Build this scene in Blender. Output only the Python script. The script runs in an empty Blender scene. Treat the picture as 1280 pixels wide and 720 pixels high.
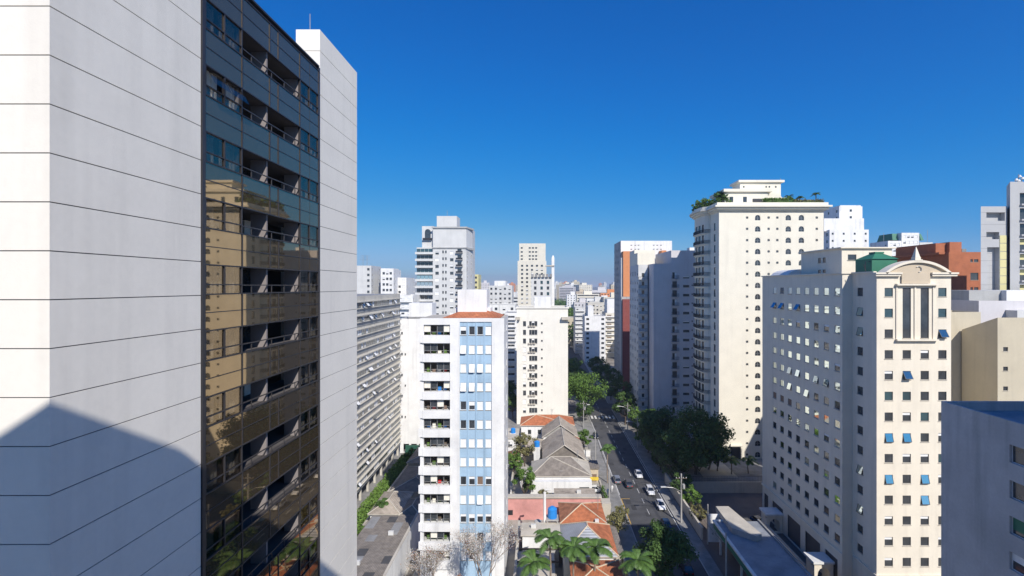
import bpy, math, random
import numpy as np
from mathutils import Vector
R = random.Random(7)
F = 610.0; HX = 674.0; HY = 357.0; G = -48.0          # focal length in px, horizon point, ground level below the camera
S = bpy.context.scene

# ------------------------------------------------------------------ camera
cd = bpy.data.cameras.new('camera'); cam = bpy.data.objects.new('camera', cd)
S.collection.objects.link(cam); S.camera = cam
cam.location = (0, 0, 0); cam.rotation_euler = (math.radians(90), 0, 0)
cd.sensor_width = 36; cd.lens = F/1280*36
cd.shift_x = -(HX-640)/1280; cd.shift_y = -(360-HY)/1280
cd.clip_start = 0.1; cd.clip_end = 20000

# ------------------------------------------------------------------ sky and sun
SUN = Vector((.5, -1.11, 1.0)).normalized()            # direction towards the sun
EL = math.asin(SUN.z); AZ = math.atan2(SUN.x, SUN.y)
w = bpy.data.worlds.new('World'); S.world = w; w.use_nodes = True
nt = w.node_tree; nt.nodes.clear()
sky = nt.nodes.new('ShaderNodeTexSky'); sky.sky_type = 'NISHITA'; sky.sun_disc = False
sky.sun_elevation = EL; sky.sun_rotation = AZ; sky.altitude = 800
sky.air_density = 1.0; sky.dust_density = 0.0; sky.ozone_density = 6.0
bg = nt.nodes.new('ShaderNodeBackground'); bg.inputs[1].default_value = 0.115
ow = nt.nodes.new('ShaderNodeOutputWorld')
s1 = nt.nodes.new('ShaderNodeVectorMath'); s1.operation = 'SCALE'; s1.inputs['Scale'].default_value = .1
s2 = nt.nodes.new('ShaderNodeVectorMath'); s2.operation = 'SCALE'; s2.inputs['Scale'].default_value = 10
cu = nt.nodes.new('ShaderNodeRGBCurve'); cu.mapping.use_clip = False; cu.mapping.extend = 'EXTRAPOLATED'      # the deep, polarised blue of the air that day
for c, pts in enumerate((((0,0),(.074,.002),(.16,.010),(.27,.052),(.38,.125),(.56,.215),(.72,.27),(1,.56)), ((0,0),(.149,.095),(.308,.19),(.495,.28),(.638,.36),(.784,.41),(.9,.45),(1,.55)), ((0,0),(.317,.385),(.586,.55),(.765,.59),(.88,.61),(1,.69)))):
    cv = cu.mapping.curves[c]; cv.points[0].location = pts[0]; cv.points[1].location = pts[-1]
    for p in pts[1:-1]: cv.points.new(*p)
cu.mapping.update()
nt.links.new(sky.outputs[0], s1.inputs[0]); nt.links.new(s1.outputs[0], cu.inputs['Color']); nt.links.new(cu.outputs[0], s2.inputs[0]); nt.links.new(s2.outputs[0], bg.inputs[0])
nt.links.new(bg.outputs[0], ow.inputs[0])
sd = bpy.data.lights.new('sun', 'SUN'); sd.energy = 4.9; sd.angle = math.radians(.5); sd.color = (1, .945, .87)
so = bpy.data.objects.new('sun', sd); S.collection.objects.link(so)
so.rotation_euler = SUN.to_track_quat('Z', 'Y').to_euler()
S.view_settings.view_transform = 'Standard'; S.view_settings.look = 'None'
S.view_settings.exposure = 0.15; S.view_settings.gamma = 1; S.view_settings.use_curve_mapping = False
try:
    S.cycles.max_bounces = 6; S.cycles.transparent_max_bounces = 12
except Exception: pass

# ------------------------------------------------------------------ materials
def _n(nt, t, **k):
    n = nt.nodes.new(t)
    for a, b in k.items(): setattr(n, a, b)
    return n
MATS = {}
def mat(name, col, rough=.8, var=.12, scale=.6, streak=0., stain=0., bump=0., bscale=8., metal=0., ior=1.5, spec=None, wave=None, trans=0.):
    """procedural paint / stone: noise variation, vertical weather streaks, stains, ripples"""
    if name in MATS: return MATS[name]
    m = bpy.data.materials.new(name); m.use_nodes = True; nt = m.node_tree
    p = nt.nodes['Principled BSDF']; L = nt.links.new
    p.inputs['Roughness'].default_value = rough; p.inputs['Metallic'].default_value = metal; p.inputs['IOR'].default_value = ior
    if spec is not None: p.inputs['Specular IOR Level'].default_value = spec
    geo = _n(nt, 'ShaderNodeNewGeometry')
    def noise(sc, vec=None, det=4):
        n = _n(nt, 'ShaderNodeTexNoise'); n.inputs['Scale'].default_value = sc; n.inputs['Detail'].default_value = det
        if vec:
            mp = _n(nt, 'ShaderNodeMapping'); mp.inputs['Scale'].default_value = vec; L(geo.outputs['Position'], mp.inputs[0]); L(mp.outputs[0], n.inputs[0])
        else: L(geo.outputs['Position'], n.inputs[0])
        return n
    def ramp(src, a, b, c0, c1):
        r = _n(nt, 'ShaderNodeMapRange'); r.inputs[1].default_value = a; r.inputs[2].default_value = b; r.inputs[3].default_value = c0; r.inputs[4].default_value = c1
        L(src, r.inputs[0]); return r.outputs[0]
    def mul(a, b):
        x = _n(nt, 'ShaderNodeMath', operation='MULTIPLY'); L(a, x.inputs[0]); L(b, x.inputs[1]); return x.outputs[0]
    v = ramp(noise(scale).outputs[0], .3, .7, 1-var, 1+var)
    v = mul(v, ramp(noise(scale*9).outputs[0], .3, .7, 1-var*.5, 1+var*.5))
    if streak: v = mul(v, ramp(noise(1.1, (1, 1, .06)).outputs[0], .52, .75, 1, 1-streak))
    if stain: v = mul(v, ramp(noise(.25).outputs[0], .5, .68, 1, 1-stain))
    if wave:                                          # (axis vector scale, depth): ribs or courses
        wv = _n(nt, 'ShaderNodeTexWave'); wv.inputs['Scale'].default_value = wave[1]; wv.bands_direction = wave[0]; wv.inputs['Distortion'].default_value = wave[3] if len(wave) > 3 else 0
        L(geo.outputs['Position'], wv.inputs[0]); v = mul(v, ramp(wv.outputs[1], 0, 1, 1-wave[2], 1))
    mx = _n(nt, 'ShaderNodeVectorMath', operation='SCALE'); mx.inputs[0].default_value = col[:3]; L(v, mx.inputs['Scale'])
    L(mx.outputs[0], p.inputs['Base Color'])
    if bump:
        bn = noise(bscale, det=3); bp = _n(nt, 'ShaderNodeBump'); bp.inputs['Strength'].default_value = bump; bp.inputs['Distance'].default_value = .05
        L(bn.outputs[0], bp.inputs['Height']); L(bp.outputs[0], p.inputs['Normal'])
    if trans:
        t = _n(nt, 'ShaderNodeBsdfTransparent'); ms = _n(nt, 'ShaderNodeMixShader'); ms.inputs[0].default_value = trans
        L(p.outputs[0], ms.inputs[1]); L(t.outputs[0], ms.inputs[2]); L(ms.outputs[0], nt.nodes['Material Output'].inputs[0])
    MATS[name] = m; return m
M = dict(
 panel=mat('pale_panel', (.83,.785,.70), .85, .035, .5, streak=.09, stain=.05, bump=.07, bscale=14),
 joint=mat('joint_dark', (.10,.10,.105), .9),
 film=mat('reflective_glass', (.36,.28,.17), .03, .04, .3, metal=1, bump=.004, bscale=1.2),
 film2=mat('spandrel_glass', (.33,.25,.155), .02, .06, .25, metal=.84, bump=.004, bscale=.9),
 tint=mat('tinted_window', (.33,.26,.18), .02, .03, .3, metal=1, trans=.48),
 bronze=mat('bronze_metal', (.035,.033,.036), .45),
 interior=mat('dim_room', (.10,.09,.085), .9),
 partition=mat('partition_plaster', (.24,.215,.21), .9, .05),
 curtain=mat('sheer_curtain', (.80,.76,.66), .9, .08, 3),
 white=mat('white_paint', (.77,.765,.75), .8, .05, .4, streak=.18, stain=.09),
 white2=mat('old_white_paint', (.70,.70,.68), .8, .07, .5, streak=.22, stain=.1),
 cream=mat('cream_render', (.76,.715,.60), .85, .035, .3, streak=.06, stain=.03),
 office=mat('office_cream', (.76,.69,.565), .85, .04, .4, streak=.10, stain=.03),
 tan=mat('tan_panel', (.55,.46,.34), .85, .05, .4),
 beige=mat('beige_render', (.54,.48,.36), .9, .04, .3, streak=.10, stain=.05),
 beige2=mat('pale_beige_render', (.68,.64,.54), .9, .05, .3, streak=.10),
 grey=mat('grey_render', (.40,.40,.39), .85, .06, .3, streak=.18, stain=.08),
 pgrey=mat('pale_grey_render', (.60,.60,.585), .85, .05, .3, streak=.12, stain=.06),
 warm=mat('warm_grey_render', (.58,.55,.48), .85, .05, .3, streak=.20, stain=.1),
 bluew=mat('bluish_render', (.58,.56,.57), .85, .05, .3, streak=.1),
 rough_wall=mat('raw_plaster', (.50,.49,.48), .92, .08, .5, streak=.22, stain=.16, bump=.5, bscale=5),
 sky_blue=mat('light_blue_panel', (.36,.51,.65), .7, .08, .5, streak=.22, stain=.10),
 brick=mat('red_brick', (.42,.145,.07), .9, .10, .8, wave=('Z', 1.6, .12, .3), stain=.1),
 brick2=mat('orange_tile_cladding', (.60,.24,.10), .8, .06, .8),
 shade_brick=mat('shaded_tile_cladding', (.23,.06,.05), .8, .06, .8),  # orange cladding darkened for the shade low on the brick columns
 tile=mat('clay_roof_tiles', (.50,.17,.075), .9, .25, 1.2, wave=('X', 1.3, .35, .6), stain=.28, bump=.5, bscale=6),
 tile2=mat('old_clay_tiles', (.40,.17,.09), .9, .3, 1.2, wave=('X', 1.3, .35, .8), stain=.4, bump=.5, bscale=6),
 gtile=mat('grey_roof_tiles', (.44,.38,.31), .95, .2, 1.3, wave=('X', 1.2, .3, .5), stain=.3),
 dgtile=mat('dark_roof_tiles', (.25,.22,.19), .95, .22, 1.3, wave=('X', 1.2, .3, .5), stain=.3),
 zinc=mat('ribbed_metal_sheet', (.45,.47,.50), .5, .08, .6, wave=('Y', .75, .5), stain=.15),
 slab=mat('weathered_slab', (.27,.27,.27), .9, .2, .5, stain=.3),
 slab2=mat('pale_slab', (.50,.46,.39), .9, .12, .5, stain=.25),
 rblue=mat('blue_grey_membrane', (.27,.29,.32), .85, .12, .4, stain=.25, streak=.1),
 concrete=mat('concrete', (.38,.37,.35), .9, .12, .5, streak=.15, stain=.15),
 wallpaint=mat('wall_paint_beige', (.48,.44,.37), .9, .08, .5, streak=.2, stain=.1),
 pink=mat('pink_wall_paint', (.62,.30,.27), .9, .10, .8, stain=.2, streak=.1),
 asphalt=mat('asphalt', (.075,.075,.078), .9, .16, .35, stain=.22, bump=.2, bscale=20),
 pave=mat('pavement', (.24,.235,.225), .95, .18, .6, stain=.2),
 kerb=mat('kerb_stone', (.40,.39,.37), .9),
 dirt=mat('city_ground', (.23,.205,.175), 1, .3, .12, stain=.35),
 yard=mat('yard_concrete', (.36,.34,.30), .95, .15, .5, stain=.3),
 brownpave=mat('brown_paving', (.15,.125,.11), .95, .15, .5, stain=.2),
 paint_w=mat('road_paint', (.7,.7,.68), .8, .2, 1.5, stain=.3),
 paint_y=mat('yellow_paint', (.62,.38,.08), .8, .2, 1.5),
 glass=mat('window_glass', (.045,.05,.055), .04, .3, .8, ior=1.8),
 glassb=mat('bluish_glass', (.03,.07,.08), .03, .2, .8, ior=2.0),
 glassg=mat('mirror_glass', (.78,.86,.80), .02, .08, .5, metal=1, bump=.02, bscale=1.2),
 sash=mat('sash_glass', (.10,.26,.38), .03, .1, .5, metal=.75, ior=2),
 blind=mat('white_blind', (.80,.80,.79), .6, .05, 3),
 blind_refl=mat('brown_blind_and_reflection', (.20,.13,.09), .7, .1, 3),  # brown blinds, and a roof's reflection painted into some office panes
 frame=mat('aluminium_frame', (.35,.35,.35), .4, metal=.3),
 framed=mat('dark_frame', (.05,.05,.05), .5),
 framew=mat('white_frame', (.75,.75,.74), .6),
 railm=mat('bronze_rail', (.07,.065,.065), .45, metal=.3),
 ivory=mat('ivory_render', (.77,.745,.67), .85, .03, .3, streak=.08, stain=.03),
 rail=mat('iron_railing', (.03,.03,.035), .5),
 green=mat('dark_green_paint', (.03,.17,.10), .6, .1, .8, stain=.2),
 dgreen=mat('green_awning', (.02,.09,.06), .7),
 tank=mat('blue_plastic', (.02,.22,.62), .4, .08, 2),
 yellow=mat('yellow_board', (.70,.50,.05), .6),
 ylw=mat('pale_yellow_panel', (.60,.55,.28), .8, .04, .5),
 clad=mat('grey_cladding', (.42,.42,.42), .6, .04, .3, stain=.04),
 bark=mat('bark', (.11,.085,.065), .95, .25, 2),
 paleb=mat('pale_bark', (.24,.19,.15), .95, .25, 2),
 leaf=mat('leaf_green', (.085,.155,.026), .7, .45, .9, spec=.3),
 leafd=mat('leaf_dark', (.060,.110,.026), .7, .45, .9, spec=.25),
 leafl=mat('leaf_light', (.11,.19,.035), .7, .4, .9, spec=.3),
 leafy=mat('leaf_olive', (.16,.15,.055), .7, .4, .9),
 leafw=mat('pale_blossom', (.60,.57,.53), .8, .2, 2),
 leafr=mat('rust_leaf', (.34,.15,.06), .8, .4, 1.5),
 palm=mat('palm_green', (.07,.135,.025), .55, .35, 1.5),
 wire=mat('cable_black', (.02,.02,.02), .6),
 tyre=mat('tyre_rubber', (.02,.02,.02), .9),
 carw=mat('car_paint_white', (.72,.73,.74), .25, .02), carg=mat('car_paint_grey', (.10,.105,.115), .25, .02),
 carb=mat('car_paint_black', (.02,.022,.028), .2, .02), cars=mat('car_paint_silver', (.36,.39,.42), .3, .02, metal=.5), carbl=mat('car_paint_blue', (.03,.06,.12), .25, .02),
 carglass=mat('car_glass', (.02,.025,.03), .03, .05, ior=1.8), lamp=mat('lamp_lens', (.8,.8,.78), .1), red=mat('red_lens', (.5,.02,.02), .2), rim=mat('alloy_rim', (.5,.5,.52), .3, metal=.8),
)

# ------------------------------------------------------------------ mesh helpers
WL = {}
class MB:
    def __init__(s): s.v = []; s.f = []; s.m = []; s.mats = []
    def mi(s, m):
        if isinstance(m, str): m = M[m]
        if m not in s.mats: s.mats.append(m)
        return s.mats.index(m)
    def poly(s, pts, m):
        i = len(s.v); s.v += [tuple(p) for p in pts]; s.f.append(tuple(range(i, i+len(pts)))); s.m.append(s.mi(m))
    def box(s, x0, x1, y0, y1, z0, z1, m, top=None):
        i = len(s.v)
        s.v += [(x0,y0,z0),(x1,y0,z0),(x1,y1,z0),(x0,y1,z0),(x0,y0,z1),(x1,y0,z1),(x1,y1,z1),(x0,y1,z1)]
        s.f += [(i,i+3,i+2,i+1),(i,i+1,i+5,i+4),(i+1,i+2,i+6,i+5),(i+2,i+3,i+7,i+6),(i+3,i,i+4,i+7),(i+4,i+5,i+6,i+7)]
        k = s.mi(m); s.m += [k]*5+[s.mi(top) if top else k]
    def prism(s, pts, z0, z1, m, top=None, taper=1):
        n = len(pts); i = len(s.v); cx = sum(p[0] for p in pts)/n; cy = sum(p[1] for p in pts)/n
        s.v += [(p[0],p[1],z0) for p in pts]+[(cx+(p[0]-cx)*taper, cy+(p[1]-cy)*taper, z1) for p in pts]
        k = s.mi(m)
        for a in range(n):
            b = (a+1) % n; s.f.append((i+a,i+b,i+n+b,i+n+a)); s.m.append(k)
        s.f.append(tuple(range(i+n, i+2*n))); s.m.append(s.mi(top) if top else k)
        s.f.append(tuple(range(i+n-1, i-1, -1))); s.m.append(k)
    def cyl(s, x, y, z0, z1, r, m, r2=None, n=12):
        c = [(x+r*math.cos(2*math.pi*a/n), y+r*math.sin(2*math.pi*a/n)) for a in range(n)]
        s.prism(c, z0, z1, m, taper=(r2/r if r2 is not None else 1))
    def tube(s, pts, r, m, n=6, r2=None):
        pts = [Vector(p) for p in pts]; k = s.mi(m); base = len(s.v); N = len(pts)
        for j, p in enumerate(pts):
            t = (pts[min(j+1,N-1)]-pts[max(j-1,0)]).normalized()
            a = t.cross(Vector((0,0,1)) if abs(t.z) < .9 else Vector((1,0,0))).normalized(); b = t.cross(a)
            rr = r+(r2-r)*j/(N-1) if r2 is not None else r
            for q in range(n):
                an = 2*math.pi*q/n; s.v.append(tuple(p+a*rr*math.cos(an)+b*rr*math.sin(an)))
        for j in range(N-1):
            for q in range(n):
                c = base+j*n; s.f.append((c+q, c+(q+1)%n, c+n+(q+1)%n, c+n+q)); s.m.append(k)
        s.f.append(tuple(base+q for q in range(n))); s.m.append(k)
        s.f.append(tuple(base+(N-1)*n+q for q in range(n-1,-1,-1))); s.m.append(k)
    def add(s, o, pos=(0,0,0), rz=0):
        i = len(s.v); c, q = math.cos(rz), math.sin(rz)
        s.v += [(pos[0]+x*c-y*q, pos[1]+x*q+y*c, pos[2]+z) for x,y,z in o.v]
        s.f += [tuple(a+i for a in f) for f in o.f]; mp = [s.mi(m) for m in o.mats]; s.m += [mp[a] for a in o.m]
    def mesh(s, name, off=(0,0,0)):
        me = bpy.data.meshes.new(name)
        v = [(a-off[0], b-off[1], c-off[2]) for a,b,c in s.v] if any(off) else s.v
        me.from_pydata(v, [], s.f)
        for m in s.mats: me.materials.append(m)
        me.polygons.foreach_set('material_index', s.m); me.update(); return me
    def build(s, name, parent=None, origin=None, stuff=False, label=None):
        if not s.v: return None
        off = WL[parent.name] if parent else (origin or (0,0,0))
        o = bpy.data.objects.new(name, s.mesh(name, off)); S.collection.objects.link(o)
        if parent: o.parent = parent; WL[o.name] = off
        else: o.location = off; WL[o.name] = tuple(off)
        if stuff: o['kind'] = 'stuff'
        if label: o['label'] = label
        return o
def tag(o, label, cat, group=None):
    o['label'] = label; o['category'] = cat
    if group: o['group'] = group
    return o
def thing(name, label, cat, loc, group=None):
    o = bpy.data.objects.new(name, None); S.collection.objects.link(o); o.location = loc; o.empty_display_size = .2
    WL[o.name] = tuple(loc); return tag(o, label, cat, group)
def struct(name, mb):
    o = mb.build(name); o['kind'] = 'structure'; return o
def px(x, Y): return (x-HX)*Y/F
def pz(y, Y): return (HY-y)*Y/F

# ------------------------------------------------------------------ walls with real openings, windows
def wall(mb, p0, p1, z0, z1, rects=(), rec=.18, m='white'):
    """wall from p0 to p1 (outside on the right hand); rects (u0,u1,v0,v1) are recessed openings"""
    L = math.hypot(p1[0]-p0[0], p1[1]-p0[1]); dx, dy = (p1[0]-p0[0])/L, (p1[1]-p0[1])/L; nx, ny = dy, -dx
    def P(u, z, e=0): return (p0[0]+dx*u-nx*e, p0[1]+dy*u-ny*e, z)
    q = lambda a: round(a, 3)
    us = sorted({0, q(L)}|{q(a) for r in rects for a in r[:2]}); vs = sorted({q(z0), q(z1)}|{q(a) for r in rects for a in r[2:4]})
    ui = {a:i for i,a in enumerate(us)}; vi = {a:i for i,a in enumerate(vs)}
    H = np.zeros((len(us)-1, len(vs)-1), bool)
    for r in rects: H[ui[q(r[0])]:ui[q(r[1])], vi[q(r[2])]:vi[q(r[3])]] = True
    base = len(mb.v); nv = len(vs); mb.v += [P(u, v) for u in us for v in vs]; k = mb.mi(m)
    for a in range(len(us)-1):
        for b in range(len(vs)-1):
            if not H[a,b]:
                i = base+a*nv+b; mb.f.append((i, i+nv, i+nv+1, i+1)); mb.m.append(k)
    for r in rects:
        a, b, c, d = r[:4]
        for e in (((a,c),(a,d)), ((a,d),(b,d)), ((b,d),(b,c)), ((b,c),(a,c))):
            (u0,v0),(u1,v1) = e; mb.poly([P(u0,v0), P(u1,v1), P(u1,v1,rec), P(u0,v0,rec)], m)
    return (dx, dy, nx, ny)
WC = {}
def win_kit(w, h, kind, fr='frame'):
    """(frame builder, [(name, builder)...]) in a local frame: x along the wall, -y outwards, z up from the sill"""
    key = (round(w,2), round(h,2), kind, fr)
    if key in WC: return WC[key]
    f = MB(); p = MB(); bl = MB(); subs = [('pane', p)]; t = .05 if h < 2.2 else .07; a, b = -w/2, w/2
    if kind in ('arch', 'round'):
        n = 14; cz = h-w/2 if kind == 'arch' else h/2; rr = w/2-.02; gr = w/2
        # plaster fill between the round opening and its square hole, flush with the wall face
        an = [math.pi*i/n for i in range(n+1)] if kind == 'arch' else [2*math.pi*i/n for i in range(n+1)]
        for i in range(n):
            c0, s0, c1, s1 = math.cos(an[i]), math.sin(an[i]), math.cos(an[i+1]), math.sin(an[i+1])
            def sq(c, s_):
                k = 1/max(abs(c), abs(s_)); return (c*k*gr, cz+s_*k*gr)
            A = (c0*rr, cz+s0*rr); B = (c1*rr, cz+s1*rr); C_ = sq(c1, s1); D = sq(c0, s0)
            f.poly([(A[0],-.16,A[1]),(B[0],-.16,B[1]),(C_[0],-.16,C_[1]),(D[0],-.16,D[1])], 'cream')
            f.poly([(A[0],-.16,A[1]),(B[0],-.16,B[1]),(B[0],0,B[1]),(A[0],0,A[1])], 'cream')
        p.box(a, b, -.02, -.005, 0, h, 'glass')
        f.box(-.03, .03, -.05, -.02, 0, h, fr)
        if kind == 'arch': f.box(a, b, -.05, -.021, h*.42, h*.42+.05, fr)
    else:
        f.box(a-.06, b+.06, -.235, -.003, -.07, -.003, 'slab2'); f.box(a, a+t, -.06, 0, 0, h, fr); f.box(b-t, b, -.06, 0, 0, h, fr)
        f.box(a+t, b-t, -.06, 0, 0, t, fr); f.box(a+t, b-t, -.06, 0, h-t, h, fr)
        if kind == 'blind': p.box(a+t, b-t, -.03, -.01, t, h-t, 'blind')
        elif kind == 'half': bl.box(a+t, b-t, -.03, -.01, h*.5, h-t, 'blind'); p.box(a+t, b-t, -.02, -.01, t, h*.5, 'glass')
        elif kind == 'third': bl.box(a+t, b-t, -.03, -.01, h*.68, h-t, 'blind'); p.box(a+t, b-t, -.02, -.01, t, h*.68, 'glass')
        elif kind == 'brown': p.box(a+t, b-t, -.03, -.01, t, h-t, 'blind_refl')
        elif kind == 'blue': p.box(a+t, b-t, -.03, -.01, t, h-t, 'glassb')
        elif kind == 'mirror': p.box(a+t, b-t, -.03, -.01, t, h-t, 'glassg')
        elif kind == 'greenblind': bl.box(a+t, b-t, -.03, -.01, h*.25, h-t, 'green'); p.box(a+t, b-t, -.02, -.01, t, h*.25, 'glass')
        elif kind == 'slide':
            p.box(a+t, b-t, -.03, -.01, t, h-t, 'glass'); f.box(-.03, .03, -.055, -.03, t, h-t, fr)
        elif kind == 'slidew':
            p.box(a+t, 0, -.03, -.01, t, h-t, 'glass'); p.box(0, b-t, -.03, -.01, t, h-t, 'blind'); f.box(-.04, .04, -.055, -.03, t, h-t, fr)
        else: p.box(a+t, b-t, -.03, -.01, t, h-t, 'glass')
        if bl.v: subs.append(('blind', bl))
        if kind in ('awning', 'awnings', 'awningw'):
            an = math.radians({'awning':32, 'awnings':16, 'awningw':20}[kind]); s_ = MB(); sh = h-t
            gm = {'awning':'sash', 'awnings':'glassg', 'awningw':'blind'}[kind]
            def Q(x, l, o): return (x, -.07-math.sin(an)*l-o*math.cos(an), h-t-math.cos(an)*l+o*math.sin(an)*-1)
            for (x0, x1, l0, l1, o0, o1, mm) in ((a+t, b-t, 0, sh, 0, .02, gm), (a+t-.02, a+t+.05, 0, sh, -.01, .03, fr), (b-t-.05, b-t+.02, 0, sh, -.01, .03, fr), (a+t+.05, b-t-.05, sh-.05, sh+.02, -.01, .03, fr)):
                c = [Q(x,l,o) for o in (o0,o1) for (x,l) in ((x0,l0),(x1,l0),(x1,l1),(x0,l1))]
                for fc in ((0,1,2,3),(7,6,5,4),(0,4,5,1),(1,5,6,2),(2,6,7,3),(3,7,4,0)): s_.poly([c[q] for q in fc], mm)
            subs.append(('open_sash', s_))
    WC[key] = [f, subs, None, None]; return WC[key]
class TR:
    def __init__(s): s.l = []
    def __getattr__(s, k):
        def f(*a, **kw): m = MB(); getattr(m, k)(*a, **kw); s.l.append(m)
        return f
class Bld:
    """a building: an Empty at its base, wall and roof meshes, windows gathered until finish()"""
    def __init__(s, name, label, cx, cy, z0=G, group=None, cat='building', near=False):
        s.r = thing(name, label, cat, (cx, cy, z0), group); s.w = MB(); s.roof = MB(); s.tr = TR(); s.wins = []; s.near = near; s.dist = cy
    def face(s, p0, p1, z0, z1, m, wins=(), rec=.18):
        d = wall(s.w, p0, p1, z0, z1, wins, rec, m)
        for w_ in wins:
            if len(w_) > 4 and w_[4]:
                u = (w_[0]+w_[1])/2
                s.wins.append((p0[0]+d[0]*u-d[2]*(rec-.01), p0[1]+d[1]*u-d[3]*(rec-.01), w_[2], math.atan2(d[1], d[0]), w_[1]-w_[0], w_[3]-w_[2], w_[4], w_[5] if len(w_) > 5 else 'frame'))
        return d
    def cap(s, pts, z, m='slab', par=0, mw='white', pt=.25):
        s.roof.poly([(x,y,z) for x,y in pts], m)
    def finish(s, wall_name='wall', name='window'):
        s.w.build(wall_name, s.r); s.roof.build('roof', s.r); [m.build('cornice', s.r) for m in s.tr.l]
        L = WL[s.r.name]; ws = sorted(s.wins, key=lambda a: (a[0]**2+a[1]**2+a[2]**2)/(a[4]*a[5])); rest = MB()
        for i, (x,y,z,rz,w,h,kind,fr) in enumerate(ws):
            kit = win_kit(w, h, kind, fr)
            if i >= 100:
                rest.add(kit[0], (x,y,z), rz)
                for _, sb in kit[1]: rest.add(sb, (x,y,z), rz)
                continue
            if s.near:
                if kit[2] is None: kit[2] = (kit[0].mesh('window'), [(n_, b_.mesh(n_)) for n_, b_ in kit[1]])
                o = bpy.data.objects.new(name, kit[2][0]); S.collection.objects.link(o)
                for n_, me in kit[2][1]:
                    c = bpy.data.objects.new(n_, me); S.collection.objects.link(c); c.parent = o
            else:
                if kit[3] is None:
                    j = MB(); j.add(kit[0]); [j.add(b_) for _, b_ in kit[1]]; kit[3] = j.mesh('window')
                o = bpy.data.objects.new(name, kit[3]); S.collection.objects.link(o)
            o.parent = s.r; o.location = (x-L[0], y-L[1], z-L[2]); o.rotation_euler = (0,0,rz)
        rest.build(name, s.r, stuff=True)
        return s.r
def grid(L, n, w, h, ztop, rows, fl=3.0, m0=None, m1=None, kinds=('dark',), fr='frame', skip=0., zmin=G+.6, rnd=None):
    """n columns of w x h windows between margins, rows downwards from a head height"""
    m0 = 1 if m0 is None else m0; m1 = m0 if m1 is None else m1; out = []; rnd = rnd or R
    for r in range(rows):
        v1 = ztop-r*fl; v0 = v1-h
        if v0 < zmin: break
        for c in range(n):
            u = m0+(L-m0-m1-w)*(c/(n-1) if n > 1 else .5)
            if skip and rnd.random() < skip: continue
            out.append((u, u+w, v0, v1, rnd.choice(kinds), fr))
    return out
def block(name, label, X0, X1, Y0, Y1, z1, m, front=None, left=None, right=None, z0=G, roof='slab', par=.5, group=None, near=False, top_boxes=(), finish=True, rec=.18, cornice=None, back=True):
    """plain rectangular building with parapet; front/left/right are lists of openings"""
    b = Bld(name, label, (X0+X1)/2, (Y0+Y1)/2, z0, group, near=near)
    b.face((X0,Y0), (X1,Y0), z0, z1, m, front or [], rec); b.face((X1,Y0), (X1,Y1), z0, z1, m, right or [], rec)
    b.face((X1,Y1), (X0,Y1), z0, z1, m); b.face((X0,Y1), (X0,Y0), z0, z1, m, left or [], rec)
    t = .22; zr = z1-par
    b.roof.poly([(X0+t,Y0+t,zr),(X1-t,Y0+t,zr),(X1-t,Y1-t,zr),(X0+t,Y1-t,zr)], roof)
    o = [(X0,Y0),(X1,Y0),(X1,Y1),(X0,Y1)]; i_ = [(X0+t,Y0+t),(X1-t,Y0+t),(X1-t,Y1-t),(X0+t,Y1-t)]
    for k in range(4):
        a, c = o[k], o[(k+1)%4]; e, f = i_[k], i_[(k+1)%4]
        b.w.poly([(*a,z1),(*c,z1),(*f,z1),(*e,z1)], m); b.w.poly([(*e,z1),(*f,z1),(*f,zr),(*e,zr)], m)
    if cornice:
        c = cornice; b.tr.box(X0-c, X1+c, Y0-c, Y0-.003, z1-.45, z1+.04, m); b.tr.box(X1+.003, X1+c, Y0-.003, Y1, z1-.45, z1+.04, m); b.tr.box(X0-c, X0-.003, Y0-.003, Y1, z1-.45, z1+.04, m)
    for (x0,x1,y0,y1,za,zb,mm) in top_boxes: b.w.box(x0,x1,y0,y1,za,zb,mm)
    if finish: b.finish()
    return b
def part(b, name, fn, label=None):
    mb = MB(); fn(mb); return mb.build(name, b.r if isinstance(b, Bld) else b, label=label)

# ------------------------------------------------------------------ the setting: ground, road, pavements
g = MB(); g.box(-9000, 9000, -400, 16000, G-1, G-.02, 'dirt'); struct('ground', g)
RX0, RX1 = 18.3, 28.0
g = MB(); g.box(RX0, RX1, -60, 520, G-.015, G-.004, 'asphalt'); g.box(-70, RX0-.001, 186.5, 195, G-.015, G-.004, 'asphalt'); g.box(RX1+.001, 120, 189.5, 198, G-.015, G-.004, 'asphalt'); struct('road', g)
g = MB()
for (a, b_) in ((-60, 186), (196, 520)):
    g.box(14.6, RX0-.15, a, b_, G-.01, G+.12, 'pave'); g.box(RX0-.15, RX0, a, b_, G-.012, G+.13, 'kerb')
for (a, b_) in ((-60, 189), (199, 520)):
    g.box(RX1+.15, 30.4, a, b_, G-.01, G+.12, 'pave'); g.box(RX1, RX1+.15, a, b_, G-.012, G+.13, 'kerb')
struct('pavement', g)
g = MB()
for i in range(7): g.box(18.9+i*1.3, 19.6+i*1.3, 176, 180, G-.003, G, 'paint_w')
for i in range(40): g.box(23.1, 23.2, 92+i*5.2, 94.6+i*5.2, G-.003, G, 'paint_w')
g.box(18.4, 18.55, 98, 110, G-.003, G, 'paint_y'); g.box(18.55, 20.4, 109.85, 110, G-.003, G, 'paint_y')
g.box(18.4, 18.52, 112, 172, G-.003, G, 'paint_w'); g.box(27.6, 27.72, 90, 172, G-.003, G, 'paint_w')
struct('road_marking', g)
g = MB()
for (x0,x1,y0,y1,mm) in ((-21,14.5,60,148,'yard'), (-38,-22,60,150,'yard'), (-60,-39,60,150,'pave'), (30.5,56,56,112.6,'brownpave'), (30.5,80,113.1,160,'pave'), (-21,14.5,150,186,'pave')):
    g.box(x0,x1,y0,y1,G-.019,G-.008+.004*(len(g.f)%3),mm)
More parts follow.
